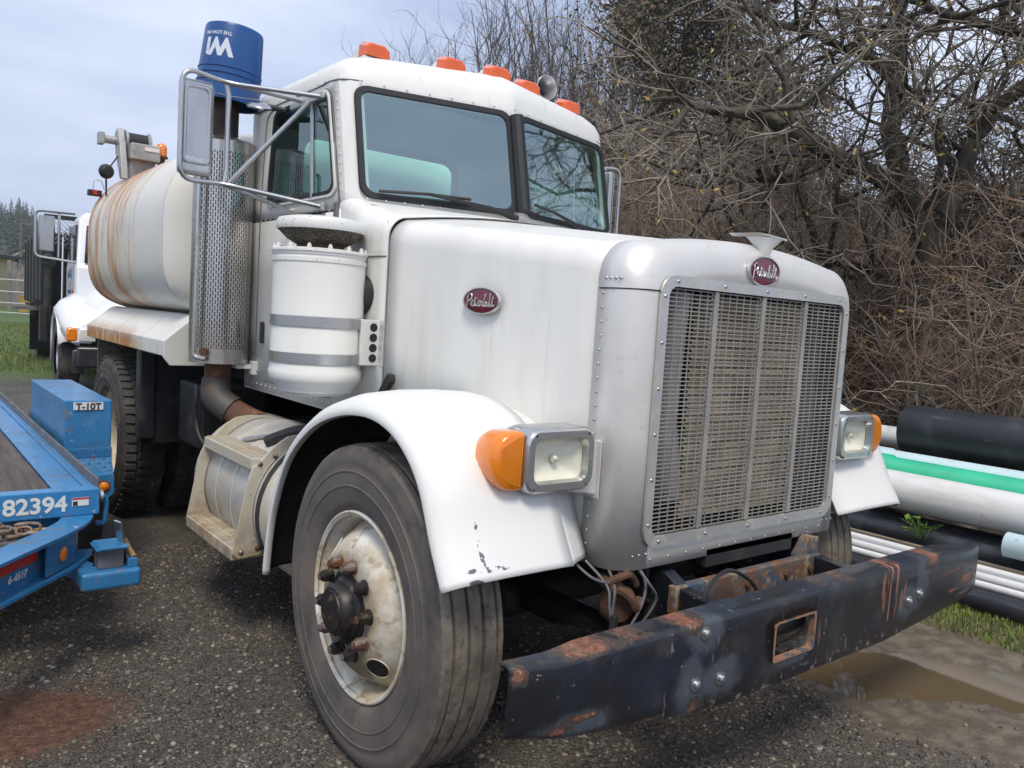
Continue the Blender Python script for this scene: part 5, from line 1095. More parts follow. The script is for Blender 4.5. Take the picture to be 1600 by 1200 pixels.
for i, (x, z, r, y1, mt) in enumerate(((2.640, .178, .024, 1.2, 'pipe_white'), (2.598, .168, .018, .70, 'pipe_grey'), (2.665, .130, .024, 1.35, 'pipe_pale'), (2.555, .158, .023, 1.0, 'pipe_white'), (2.612, .122, .026, 1.1, 'pipe_pale'), (2.560, .108, .025, .9, 'pipe_white'), (2.505, .125, .022, .55, 'pipe_white'), (2.505, .075, .024, 1.1, 'pipe_grey'), (2.655, .060, .030, 1.2, 'pipe_pale'), (2.575, .045, .032, 1.15, 'pipe_white'))):
    pipe('thin ' + TW[i] + ' the bundle behind the bumper', x, z, r, -3.1, y1, mt, th=.004, group='thin pipes bundled behind the bumper', dx=.012 * (i % 3 - 1))
bd = MB().box(2.672, 2.705, -3.0, 1.0, .185, .21).build('timber_board', 'board', None, None, bevel=.003); tag(bd, 'long grey brown timber board lying on the thin pipes', 'board')
bd = MB().box(2.2, 4.4, -2.2, -2.05, .0, .06).build('timber_bearer', 'board', None, None, bevel=.003); tag(bd, 'timber bearer under the pipe heap near its right end', 'board')
# stakes of support under stacked pipes
bd = MB().box(3.1, 4.5, .35, .47, .0, .40).build('timber_bearer', 'board', None, None, bevel=.003); tag(bd, 'timber bearer under the far end of the pipe heap', 'board')
# small plants
P('leaf_green', (.10, .19, .02), .5, 0, var=(9, .3)); P('leaf_yellow', (.34, .30, .03), .5); P('grass_green', (.13, .19, .03), .6, 0, var=(5, .35)); P('grass_dry', (.22, .18, .08), .7)
def weed(name, label, c, n, h, spread, lw, seed, mat='leaf_green'):
    g = random.Random(seed); t = thing(name, label, 'plant', c)
    for i in range(n):
        a = g.uniform(0, 2 * PI); hh = h * g.uniform(.5, 1); r = spread * g.uniform(.2, 1); tip = Vector(c) + Vector((r * math.cos(a), r * math.sin(a), hh))
        base = Vector(c) + Vector((r * .3 * math.cos(a), r * .3 * math.sin(a), 0)); s = MB().tube([base, (base + tip) / 2 + Vector((0, 0, .02)), tip], .0025, 4)
        s.build('stem', mat, t)
        for k in range(2):
            a2 = a + g.uniform(-1.4, 1.4); d = Vector((math.cos(a2), math.sin(a2), g.uniform(-.1, .7))).normalized(); sd = d.cross(Vector((0, 0, 1))).normalized(); L_ = lw * g.uniform(1.2, 2.2); q = base.lerp(tip, g.uniform(.5, 1)); up = sd.cross(d)
            MB().add([q, q + d * L_ * .45 + sd * lw * .5 + up * .006, q + d * L_, q + d * L_ * .45 - sd * lw * .5 + up * .006, q + d * L_ * .45 - up * .006], [(0, 1, 4), (1, 2, 4), (2, 3, 4), (3, 0, 4)]).build('leaf', mat, t, None)
    return t
weed('weed', 'leafy green weed growing between the large white pipe and the black pipe', (2.76, .02, .24), 12, .13, .10, .035, 1)
weed('weed', 'green weed sprouting beside the front wheel and thin pipes', (2.30, .42, .0), 12, .30, .10, .04, 2)
def blades(name, label, n, cx, cy, rx, ry, h, seed, mats=('grass_green', 'grass_dry'), w=.004):
    g = np.random.default_rng(seed); a = g.uniform(0, 2 * PI, n); r = np.sqrt(g.random(n)); x = cx + rx * r * np.cos(a); y = cy + ry * r * np.sin(a); z = ground_z(x, y)
    hh = h * g.uniform(.35, 1.1, n); b_ = g.uniform(0, 2 * PI, n); lean = g.uniform(.1, .8, n) * hh; ww = w * g.uniform(.6, 1.4, n)
    P0 = np.stack([x + ww * np.sin(b_), y - ww * np.cos(b_), z - .01], -1); P1 = np.stack([x - ww * np.sin(b_), y + ww * np.cos(b_), z - .01], -1)
    mid = np.stack([x + lean * .4 * np.cos(b_), y + lean * .4 * np.sin(b_), z + hh * .65], -1); off = np.stack([ww * .7 * np.sin(b_), -ww * .7 * np.cos(b_), np.zeros(n)], -1)
    tip = np.stack([x + lean * np.cos(b_), y + lean * np.sin(b_), z + hh], -1)
    V = np.stack([P0, P1, mid - off, mid + off, tip], 1).reshape(-1, 3); i = np.arange(n)[:, None] * 5
    me = bpy.data.meshes.new(name); F = [tuple(q) for q in (i + np.array([[0, 1, 2, 3]])).tolist()] + [tuple(q) for q in (i + np.array([[3, 2, 4]])).tolist()]
    me.from_pydata(V.tolist(), [], F)
    for q in mats: me.materials.append(M[q])
    mi = (g.random(n) < .22).astype(np.int32); me.polygons.foreach_set('material_index', np.concatenate([mi, mi])); me.update()
    o = bpy.data.objects.new(name, me); COL.objects.link(o); tag(o, label, 'grass', kind='stuff'); return o
blades('grass_tuft', 'short green grass along the foot of the pipe heap', 4200, 2.14, -.40, .24, .80, .040, 3, w=.0028)
blades('grass_field', 'rough green grass field behind the yard at the left', 60000, 1.5, 20.5, 7.5, 8.0, .075, 4, w=.0055)
# ================================================================ DUMP TRUCK behind
DM = Matrix.Translation((-.42, 9.95, .05)) @ Matrix.Rotation(math.radians(-4.0), 4, 'Z')
DT = thing('dump_truck', 'white dump truck with blue door stripe and dark dump body, facing us behind the tank', 'truck', tuple(DM @ Vector((1.2, 3.5, 0))))
def dt(mb, name, mat, parent=None, **kw):
    mb.v = [tuple(DM @ Vector(p)) for p in mb.v]; return mb.build(name, mat, parent or DT, **kw)
P('dt_white', (.74, .76, .78), .3, 0, coat=.3); P('dt_black', (.018, .018, .02), .6, 0, var=(4, .3), layers=[dict(c=(.06, .05, .045), s=5, lo=.5, hi=.7, k=.5)]); P('dt_blue', (.015, .12, .36), .35)
# hood and fenders: sections along local y
def dsec(y, hw, zt, zs, fl):
    pts = []
    for x, z in ((-1.2 - 0, zs), (-1.19, zs + .12), (-1.12, zs + .22), (-.95, zs + .28 + fl * .05), (-.72, zt - .10), (-.55, zt - .02), (0, zt)): pts.append((1.2 + x * hw, y, z))
    return pts + [(1.2 - (p[0] - 1.2), p[1], p[2]) for p in reversed(pts[:-1])]
rings = [dsec(0.0, .80, .98, .66, 0), dsec(.04, .90, 1.08, .72, 0), dsec(.2, .97, 1.18, .86, .6), dsec(.5, 1.0, 1.28, 1.0, 1), dsec(.9, 1.0, 1.38, 1.04, 1), dsec(1.4, .97, 1.47, 1.0, .6), dsec(1.6, .9, 1.5, .95, .3)]
dt(MB().loft(rings, False), 'hood', 'dt_white', smooth=60, solid=.02)
for s in (0, 1):
    X = lambda x: x if s == 0 else 2.4 - x
    ar = [(1.25, .35), (1.22, .7), (1.1, .95), (.85, 1.06), (.55, 1.02), (.32, .85), (.18, .62)]
    q = MB(); q.loft([[(X(.02), y, z) for y, z in ar], [(X(.0), y + (y - .75) * .06, z + .05) for y, z in ar], [(X(.06), y + (y - .75) * .09, z + .09) for y, z in ar], [(X(.3), y + (y - .75) * .1, z + .12) for y, z in ar]], False); dt(q, 'fender', 'dt_white', smooth=60, solid=.02)
    a, b_ = sorted((X(.14), X(.40))); hl = dt(MB().box(a, b_, .0, .14, .70, .93), 'headlight', 'dt_white', bevel=.02)
    a, b_ = sorted((X(.235), X(.44))); dt(MB().box(a, b_, -.012, .03, .725, .905), 'lens', 'headlight_glass', hl, bevel=.015)
    a, b_ = sorted((X(.085), X(.225))); dt(MB().box(a, b_, -.008, .10, .72, .915), 'turn_signal', 'amber', hl, bevel=.03)
    t = dt(MB().lathe([(.29, .10), (.31, .13), (.42, .145), (.49, .13), (.505, .1), (.505, -.1), (.49, -.13), (.3, -.13)], (X(.16), .75, .505), (1, 0, 0), 40), 'front_wheel', 'tyre_old')
    dt(MB().lathe([(.29, -.10), (.24, -.02), (.14, -.01), (.10, -.09), (.0005, -.1)], (X(.16), .75, .505), (1, 0, 0) if s == 0 else (-1, 0, 0), 30), 'rim', 'steel', t)
    t = dt(MB().lathe([(.29, .24), (.31, .27), (.42, .285), (.49, .27), (.51, .24), (.51, .03), (.47, 0), (.51, -.03), (.51, -.24), (.49, -.27), (.3, -.27)], (X(.42), 6.2, .51), (1, 0, 0), 40), 'rear_wheel', 'tyre_old')
    a, b_ = sorted((X(.0), X(.60))); dt(MB().box(a, b_, 5.5, 5.54, .25, 1.05), 'mud_flap', 'dt_black'); dt(MB().box(a, b_, 5.52, 6.9, 1.08, 1.12), 'rear_fender', 'dt_black')
bp_ = dt(MB().box(.20, 2.2, -.10, .06, .38, .66), 'bumper', 'black_paint', bevel=.03)
dt(MB().box(.16, .30, -.03, .3, .28, .62), 'bumper_end', 'black_paint', bp_, bevel=.03)
dt(MB().prism([(.5, .66), (1.9, .66), (1.85, .98), (.55, .98)], 'y', -.02, .02), 'grille', 'dt_black')
dt(MB().box(.3, 2.1, .3, 7.4, .60, .85), 'chassis', 'dt_black')
# cab
cb = MB(); pl = [(.36, 1.55), (.36, 2.95), (2.04, 2.95), (2.04, 1.55)]
cb.loft([[(x, y, 1.0) for x, y in pl], [(x, y, 1.78) for x, y in pl], [(x, y + (.0 if y > 2 else .05), 1.80) for x, y in pl], [(x + (.05 if x < 1 else -.05), y + (.30 if y < 2 else -.02), 2.50) for x, y in pl], [(x + (.14 if x < 1 else -.14), y + (.40 if y < 2 else -.08), 2.62) for x, y in pl]], True, True, True)
dcab = dt(cb, 'cab', 'dt_white', bevel=.03, smooth=40)
P('dt_glass', (.02, .025, .03), .06, 0, coat=.5)
dt(MB().prism([(1.72, 1.84), (2.78, 1.84), (2.78, 2.42), (1.94, 2.42)], 'x', .365, .405), 'side_window', 'dt_glass', dcab)
dt(MB().loft([[(.46, 1.58, 1.84), (1.94, 1.58, 1.84)], [(.51, 1.83, 2.44), (1.89, 1.83, 2.44)]], False), 'windshield', 'dt_glass', dcab, solid=.01)
dr = dt(MB().box(.348, .36, 1.70, 2.86, 1.04, 1.80), 'door', 'dt_white', bevel=.004)
dt(MB().prism([(1.70, 1.04), (2.86, 1.04), (2.86, 1.20), (1.70, 1.32)], 'x', .344, .348), 'door_stripe', 'dt_blue', dr)
dt(MB().prism([(1.70, 1.33), (1.95, 1.45), (1.95, 1.20), (1.70, 1.18)], 'x', .340, .344), 'door_badge', 'tape_red', dr)
def doortext(s, size, y, z, arch=0):
    def wf(c):
        yy = y - c.x; return DM @ Vector((.3465 - c.z, yy, z + c.y + arch * (1 - ((c.x - .30) / .30) ** 2)))
    text(s, size, (0, 0, 0), (1, 0, 0), (0, 1, 0), 'door_lettering', 'dt_blue', dr, .0005, 0, 'LEFT', wf, .004)
doortext('PIAZZA', .17, 2.66, 1.56, .07); doortext('&', .10, 2.38, 1.47); doortext('Construction', .09, 2.64, 1.37)
dt(MB().tube(round_path([(.32, 2.9, 1.02), (.30, 2.98, 1.06), (.30, 2.98, 2.30), (.34, 2.92, 2.36)], .08), .016, 6), 'grab_rail', 'chrome')
# mirror
mi = dt(MB().box(-.12, .10, 2.0, 2.06, 1.98, 2.52), 'mirror', 'steel', bevel=.02)
dt(MB().tube(round_path([(.36, 1.9, 2.58), (-.16, 1.98, 2.58), (-.16, 1.98, 1.90), (.36, 1.8, 1.84)], .08), .02, 6), 'mirror_loop', 'steel', mi); dt(MB().tube([(.15, 1.96, 2.58), (.15, 1.96, 1.90)], .02, 6), 'mirror_post', 'steel', mi)
dt(MB().lathe([(.0005, -.05), (.09, -.03), (.11, 0), (.0005, .01)], (.02, 2.0, 1.84), (0, 1, 0), 16), 'spot_mirror', 'dark_metal', mi)
# dump body and headache rack
bd_ = dt(MB().box(.02, 2.38, 3.45, 7.6, 1.15, 2.35), 'dump_body', 'dt_black', bevel=.03)
for y in (3.9, 4.7, 5.5, 6.3, 7.1): dt(MB().box(.0, .02, y, y + .10, 1.15, 2.35), 'body_rib', 'dt_black', bd_)
dt(MB().box(-.07, 2.45, 3.40, 3.46, 1.12, 1.22), 'body_sill', 'dt_black', bd_); dt(MB().box(.0, .10, 3.10, 3.42, .55, 1.14), 'body_leg', 'dt_black', bd_); dt(MB().box(-.3, .3, 4.6, 5.4, 1.02, 1.08), 'side_shelf', 'trailer_grey', bd_)
dt(MB().box(.02, .10, 3.40, 3.44, .95, 1.02), 'side_marker', 'red_lens', bd_)
rk = MB()
for x in (.05, .95, 1.5, 2.35): rk.box(x - .035, x + .035, 3.30, 3.36, 1.1, 2.62)
rk.box(.05, 2.35, 3.30, 3.36, 2.58, 2.65); rk.box(.05, 2.35, 3.30, 3.36, 2.10, 2.15); rko = dt(rk, 'headache_rack', 'dt_black', bd_)
q = MB()
for k in range(-12, 30):
    a = Vector((.08 + .08 * k, 3.33, 2.12)); b_ = a + Vector((.46, 0, .46))
    for p0, p1 in ((a, b_), (a + Vector((.46, 0, 0)), b_ - Vector((.46, 0, 0)))):
        if p0.x > .0 and p1.x > .0 and p0.x < 2.4 and p1.x < 2.4: q.bar(p0, p1, .012, .012, (0, 1, 0))
dt(q, 'rack_mesh', 'steel', rko, kind='stuff')
dt(MB().tube([(.12, 3.2, .9), (.12, 3.2, 2.3)], .07, 10), 'exhaust_stack', 'dt_black')
# ================================================================ FAR LEFT: gate, shed, barn, boards, pole, wood
def gz(x, y): return float(ground_z(np.array([x]), np.array([y]))[0])
G0, G1 = at(-60, 480, 30), at(62, 478, 30); G0.z = gz(G0.x, G0.y) - .02; G1.z = G0.z
GT = thing('farm_gate', 'grey tubular metal farm gate standing across the field', 'gate', tuple((G0 + G1) / 2))
for h in (.12, .48, .90, 1.34): MB().tube([G0 + Vector((0, 0, h)), G1 + Vector((0, 0, h))], .03, 6).build('rail', 'aluminium_frame', GT)
for e in (G0, G1): MB().tube([e, e + Vector((0, 0, 1.42))], .05, 6).build('post', 'aluminium_frame', GT)
P('shed_wall', (.48, .41, .26), .8, 0, var=(.8, .1)); P('roof_dark', (.05, .05, .055), .7); P('barn_roof', (.30, .28, .27), .7, 0, var=(2, .3)); P('old_wood', (.13, .12, .11), .9, 0, var=(3, .4)); P('barn_wall', (.26, .24, .23), .8, 0, var=(1, .25)); P('drum_yellow', (.42, .28, .06), .6)
def place(u, v, d): p = at(u, v, d); p.z = gz(p.x, p.y); return p
s0 = place(-92, 480, 36)
SH = thing('shed', 'small yellowish shed with a dark flat roof beyond the gate', 'shed', tuple(s0))
Rz = Matrix.Rotation(math.atan2(right.y, right.x), 3, 'Z')
def loc(o, x, y, z): return o + Rz @ Vector((x, y, z))
def lbox(mb, o, x0, x1, y0, y1, z0, z1):
    mb.add([loc(o, *p) for p in ((x0, y0, z0), (x1, y0, z0), (x1, y1, z0), (x0, y1, z0), (x0, y0, z1), (x1, y0, z1), (x1, y1, z1), (x0, y1, z1))], [(0, 3, 2, 1), (4, 5, 6, 7), (0, 1, 5, 4), (1, 2, 6, 5), (2, 3, 7, 6), (3, 0, 4, 7)]); return mb
lbox(MB(), s0, -2.6, 1.42, 0, 3, 0, 2.35).build('wall', 'shed_wall', SH)
rf = MB(); rf.add([loc(s0, *p) for p in ((-2.8, -.4, 2.75), (1.75, -.4, 2.30), (1.75, 3.4, 2.30), (-2.8, 3.4, 2.75), (-2.8, -.4, 2.90), (1.75, -.4, 2.44), (1.75, 3.4, 2.44), (-2.8, 3.4, 2.90))], [(0, 3, 2, 1), (4, 5, 6, 7), (0, 1, 5, 4), (1, 2, 6, 5), (2, 3, 7, 6), (3, 0, 4, 7)]); rf.build('roof', 'roof_dark', SH)
lbox(MB(), s0, -1.6, -.8, -.05, 0, 0, 1.9).build('door', 'old_wood', SH)
b0 = place(48, 470, 50)
BN = thing('barn', 'grey barn with a low pitched pale roof behind the leaning boards', 'barn', tuple(b0))
lbox(MB(), b0, -2.2, 5, 0, 6, 0, 1.7).build('wall', 'barn_wall', BN)
rf = MB(); rf.add([loc(b0, *p) for p in ((-3.0, -.6, 1.5), (1.2, -.6, 3.6), (5.4, -.6, 1.5), (-3.0, 6.4, 1.5), (1.2, 6.4, 3.6), (5.4, 6.4, 1.5), (-3.0, -.6, 1.62), (1.2, -.6, 3.74), (5.4, -.6, 1.62), (-3.0, 6.4, 1.62), (1.2, 6.4, 3.74), (5.4, 6.4, 1.62))], [(6, 7, 10, 9), (7, 8, 11, 10), (0, 1, 7, 6), (1, 2, 8, 7), (0, 3, 4, 1), (1, 4, 5, 2), (0, 6, 9, 3), (2, 5, 11, 8)]); rf.build('roof', 'barn_roof', BN)
gb = MB(); gb.add([loc(b0, *p) for p in ((-2.2, .05, 1.7), (4.6, .05, 1.7), (1.2, .05, 3.5))], [(0, 1, 2)]); gb.build('gable', 'barn_wall', BN)
for k in range(7): lbox(MB(), b0, -2.4 + .95 * k, -2.34 + .95 * k, -.66, -.60, 1.5 + .0, 1.6).build('rafter_end', 'old_wood', BN)
w0 = place(33, 478, 36); WS = thing('plank_stack', 'weathered grey boards leaning together beyond the gate', 'boards', tuple(w0))
for k in range(9):
    x = -.85 + .21 * k; MB().bar(loc(w0, x + .35, 0, 0), loc(w0, x - .25, .9 + .05 * (k % 3), 2.2 - .06 * ((k * 5) % 4)), .17, .04, (0, 0, 1)).build('board', 'old_wood', WS)
d0 = place(40, 478, 34); DR = thing('drum', 'yellowish drum standing at the foot of the leaning boards', 'drum', tuple(d0)); MB().lathe([(.22, 0), (.24, .02), (.24, .3), (.25, .31), (.24, .32), (.24, .68), (.25, .7), (.22, .71), (.0005, .7)], d0, n=16).build('drum_wall', 'drum_yellow', DR)
p0 = place(32, 470, 42); PO = thing('utility_pole', 'slim wooden pole rising beside the barn roof', 'pole', tuple(p0)); MB().tube([p0, p0 + Vector((0, 0, 4.6))], [.11, .08], 8).build('pole', 'old_wood', PO); MB().bar(p0 + Vector((-.5, .2, 4.2)), p0 + Vector((.5, -.2, 4.2)), .08, .1).build('crossarm', 'old_wood', PO)
# far wooded hill
P('forest', (.030, .050, .030), .9, 0, var=(.02, .35)); P('hill_ground', (.035, .055, .03), .95)
fg = np.random.default_rng(21); q = MB()
hillp = []
for i in range(26):
    t = i / 25; a = math.radians(-35 + 62 * t); hillp.append((math.sin(a), math.cos(a)))
hl_ = MB(); rings = []
def hh_(i): return 15 + 6 * math.sin(i * .9) + 3 * math.sin(i * 2.3 + 1)
for (rr_, k) in ((150, 0), (200, .45), (260, .9), (330, 1.0), (420, .6)): rings.append([(hx * rr_ + CC.x, hy * rr_ + CC.y, .3 + hh_(i) * k) for i, (hx, hy) in enumerate(hillp)])
hl_.loft(rings, False); struct(hl_.build('hill', 'hill_ground', None, 80))
nT = 3400; ii = fg.uniform(0, 25, nT); rr_ = fg.uniform(190, 340, nT); tv = []; tf = []
for k in range(nT):
    i = int(ii[k]); fr = ii[k] - i; a = math.radians(-35 + 62 * ii[k] / 25); hgt = hh_(i) * (1 - fr) + hh_(i + 1) * fr; kk = np.interp(rr_[k], [150, 200, 260, 330, 420], [0, .45, .9, 1, .6])
    x, y, z = math.sin(a) * rr_[k] + CC.x, math.cos(a) * rr_[k] + CC.y, .3 + hgt * kk - .5; H = fg.uniform(4, 9) * (1.3 if fg.random() < .08 else 1); R0 = H * fg.uniform(.14, .22)
    for lv in range(36):   # drooping branch fans
        t_ = lv / 36; aa = lv * 2.4 + fg.uniform(-.3, .3); rad = R0 * (1 - t_) ** .8 * fg.uniform(.6, 1.25); zz_ = z + H * (.10 + .9 * t_); o = len(tv)
        dx_, dy_ = math.cos(aa), math.sin(aa); tv += [(x, y, zz_ + H * .05), (x + rad * dx_ - rad * .45 * dy_, y + rad * dy_ + rad * .45 * dx_, zz_ - H * .03), (x + rad * 1.25 * dx_, y + rad * 1.25 * dy_, zz_ - H * fg.uniform(.01, .06)), (x + rad * dx_ + rad * .45 * dy_, y + rad * dy_ - rad * .45 * dx_, zz_ - H * .03)]
        tf.append((o, o + 1, o + 2, o + 3))
q.add(tv, tf); me = bpy.data.meshes.new('forest'); me.from_pydata(q.v, [], q.f); me.materials.append(M['forest']); fo = bpy.data.objects.new('forest', me); COL.objects.link(fo); tag(fo, 'dark evergreen wood covering the far hill', 'forest', kind='stuff')
# ================================================================ TREES
P('bark_moss', (.07, .062, .046), .9, 0, var=(3, .35), layers=[dict(c=(.14, .135, .09), s=6, lo=.52, hi=.68, k=.7), dict(c=(.03, .025, .02), s=9, lo=.5, hi=.65, k=.7)], bump=(18, .6, (1, 1, .3), .02))
P('bark_dark', (.045, .036, .03), .9, 0, var=(4, .3)); P('twig_brown', (.19, .138, .10), .85, 0, var=(.9, .35)); P('twig_red', (.20, .132, .094), .8, 0, var=(.9, .3)); P('twig_grey', (.245, .208, .165), .85, 0, var=(.9, .3)); P('twig_far', (.12, .10, .09), .85)
P('leaf_ever', (.05, .068, .028), .7, 0, var=(1.5, .45)); P('leaf_brown', (.14, .095, .06), .8, 0, var=(1.5, .4)); P('leaf_gold', (.42, .30, .06), .6); P('litter', (.075, .055, .04), .95, 0, var=(3, .4))
def tubes_np(PA, RA, sides=3):
    """PA (N,K,3), RA (N,K) -> verts, quads of N tapered tubes"""
    N_, K, _ = PA.shape; D = np.empty_like(PA); D[:, 1:-1] = PA[:, 2:] - PA[:, :-2]; D[:, 0] = PA[:, 1] - PA[:, 0]; D[:, -1] = PA[:, -1] - PA[:, -2]
    D /= np.linalg.norm(D, axis=-1, keepdims=True) + 1e-9
    ref = np.where(np.abs(D[..., 2:3]) > .9, np.array([1., 0, 0]), np.array([0, 0, 1.])); U = np.cross(D, ref); U /= np.linalg.norm(U, axis=-1, keepdims=True) + 1e-9; B = np.cross(D, U)
    a = np.arange(sides) * 2 * PI / sides
    V = PA[:, :, None, :] + RA[:, :, None, None] * (U[:, :, None, :] * np.cos(a)[None, None, :, None] + B[:, :, None, :] * np.sin(a)[None, None, :, None])
    i = np.arange(N_ * K * sides).reshape(N_, K, sides); j = np.roll(i, -1, axis=2)
    F = np.stack([i[:, :-1], j[:, :-1], j[:, 1:], i[:, 1:]], -1).reshape(-1, 4)
    return V.reshape(-1, 3), F
def np_mesh(name, V, F, mat, parent=None, kind=None, smooth=True, mats=None, mi=None):
    me = bpy.data.meshes.new(name); n = F.shape[1]; me.vertices.add(len(V)); me.vertices.foreach_set('co', V.reshape(-1)); me.loops.add(F.size); me.polygons.add(len(F))
    me.loops.foreach_set('vertex_index', F.reshape(-1)); me.polygons.foreach_set('loop_start', np.arange(len(F)) * n)
    for q in (mats or [mat]): me.materials.append(M[q])
    if mi is not None: me.polygons.foreach_set('material_index', mi.astype(np.int32))
    me.update(); me.validate()
    if smooth: me.polygons.foreach_set('use_smooth', [True] * len(me.polygons))
    o = bpy.data.objects.new(name, me); COL.objects.link(o)
    if parent is not None: attach(o, parent)
    if kind: o['kind'] = kind
    return o
def unit(v): return v / (np.linalg.norm(v, axis=-1, keepdims=True) + 1e-9)
def twigs(g, S0, D0, L0, r0, K=5, curl=.35, up=.0, taper=.25):
    """N twigs from points S0 along D0 with lengths L0"""
    N_ = len(S0); P_ = np.empty((N_, K, 3)); P_[:, 0] = S0; d = unit(D0)
    for k in range(1, K):
        d = unit(d + g.normal(0, curl, (N_, 3)) + np.array([0, 0, up])); P_[:, k] = P_[:, k - 1] + d * (L0 / (K - 1))[:, None]
    R_ = r0[:, None] * np.linspace(1, taper, K)[None]
    return P_, R_
def sample(g, PA, n, lo=.15):
    N_, K, _ = PA.shape; i = g.integers(0, N_, n); t = g.uniform(lo, .98, n) * (K - 1); k = np.minimum(t.astype(int), K - 2); f = (t - k)[:, None]
    a, b = PA[i, k], PA[i, k + 1]; return a * (1 - f) + b * f, unit(b - a), i
def bush_twigs(g, PA, RA, n1, l1, n2, l2, spread=.9, up=.05, r1=.008, r2=.0045):
    p, d, i = sample(g, PA, n1); D1 = unit(d + g.normal(0, spread, (n1, 3)) + [0, 0, up]); A1, R1 = twigs(g, p, D1, l1 * g.uniform(.4, 1.2, n1), r1 * g.uniform(.7, 1.3, n1), 6, .28, up * .3)
    p, d, i = sample(g, A1, n2, .1); D2 = unit(d + g.normal(0, spread, (n2, 3)) + [0, 0, up]); A2, R2 = twigs(g, p, D2, l2 * g.uniform(.4, 1.3, n2), r2 * g.uniform(.7, 1.3, n2), 4, .3, 0)
    return (A1, R1), (A2, R2)
def join(parts):
    Vs, Fs, o = [], [], 0
    for (V, F) in parts: Vs.append(V); Fs.append(F + o); o += len(V)
    return np.concatenate(Vs), np.concatenate(Fs)
def limb_pts(pl, n=26):
    q = smooth_path(pl, 8); idx = np.linspace(0, len(q) - 1, n); return np.array([tuple(q[int(i)].lerp(q[min(int(i) + 1, len(q) - 1)], i - int(i))) for i in idx])
def leaves_np(g, C_, size, flat=.5):
    n = len(C_); a = unit(g.normal(0, 1, (n, 3))); b = unit(np.cross(a, g.normal(0, 1, (n, 3)))); s = size * g.uniform(.6, 1.4, n)[:, None]
    V = np.stack([C_ - a * s, C_ + b * s * .4, C_ + a * s, C_ - b * s * .4], 1).reshape(-1, 3); return V, np.arange(n * 4).reshape(n, 4)
# ---- the big willow at the right: limbs follow the photograph in depth
def big_tree(name, label, limbs, seed, n1, l1, n2, l2, twig_mats, cat='tree', leaves=0, bark='bark_moss', r1=.010, r2=.0055, base=None, sec=40):
    g = np.random.default_rng(seed); t = thing(name, label, cat, tuple(limbs[0][0][0]))
    LA = []
    for j, (pts, r0, r1_) in enumerate(limbs):
        pa = limb_pts(pts)
        wob = np.cumsum(g.normal(0, .012, pa.shape), 0); wob -= np.linspace(0, 1, len(pa))[:, None] * 0; pa = pa + wob * np.minimum(1, np.arange(len(pa)) / 4)[:, None]
        ra = np.linspace(r0, r1_, len(pa)) * g.uniform(.9, 1.1, len(pa)); V, F = tubes_np(pa[None], ra[None], 9)
        np_mesh('trunk' if j == 0 else 'limb', V, F, bark, t); LA.append(pa)
    LA = np.stack(LA)
    # secondary branches
    p, d, i = sample(g, LA, sec, .2); D1 = unit(d * .5 + g.normal(0, .8, (sec, 3)) + [0, 0, .25]); A0, R0 = twigs(g, p, D1, g.uniform(.7, 1.8, sec) * l1 * 1.6, g.uniform(.016, .035, sec), 9, .30, .03)
    V, F = tubes_np(A0, R0, 6); np_mesh('branches', V, F, bark, t, 'stuff')
    (A1, R1), (A2, R2) = bush_twigs(g, A0, R0, n1, l1, n2, l2, .95, .02, r1, r2)
    V, F = join([tubes_np(A1, R1, 4), tubes_np(A2, R2, 3)]); np_mesh('crown', V, F, twig_mats[0], t, 'stuff')
    if leaves:
        p, d, i = sample(g, A2, leaves, .5); V, F = leaves_np(g, p + g.normal(0, .02, p.shape), .028); np_mesh('leaves', V, F, 'leaf_gold', t, 'stuff', False)
    return t
a = lambda u, v, d: tuple(at(u, v, d))
big_tree('willow_tree', 'large leafless willow with mossy crooked limbs above the pipe heap', [
    ([a(1445, 640, 8.2), a(1452, 540, 8.2), a(1458, 450, 8.1), a(1452, 362, 8.0), a(1410, 290, 7.8), a(1330, 256, 7.5), a(1255, 215, 7.3), a(1191, 181, 7.1), a(1120, 172, 7.0), a(1060, 150, 6.9), a(1000, 160, 6.9)], .165, .008),
    ([a(1425, 305, 7.85), a(1388, 240, 7.9), a(1383, 176, 8.0), a(1394, 117, 8.0), a(1398, 40, 8.0), a(1410, -80, 8.0)], .115, .05),
    ([a(1390, 110, 8.0), a(1350, 84, 7.9), a(1319, 69, 7.8), a(1287, 48, 7.7), a(1223, 42, 7.5), a(1150, 20, 7.3)], .06, .02),
    ([a(1458, 400, 8.05), a(1470, 340, 7.9), a(1497, 285, 7.8), a(1516, 229, 7.7), a(1560, 170, 7.6), a(1640, 90, 7.4)], .125, .06),
    ([a(1640, 90, 7.4), a(1600, 58, 7.4), a(1516, 37, 7.3), a(1452, 5, 7.2), a(1400, -40, 7.1)], .06, .025),
    ([a(1300, 240, 8.6), a(1250, 265, 8.3), a(1180, 280, 8.1), a(1100, 300, 7.9), a(1040, 290, 7.8)], .04, .015),
    ([a(1452, 430, 9.0), a(1400, 440, 8.7), a(1330, 410, 8.4), a(1270, 425, 8.1), a(1200, 400, 7.9)], .05, .016),
    ([a(1450, 500, 8.9), a(1530, 470, 8.5), a(1580, 400, 8.2), a(1620, 330, 8.0)], .06, .03)],
    31, 1000, .75, 5600, .42, ['twig_grey'], leaves=900, sec=150)
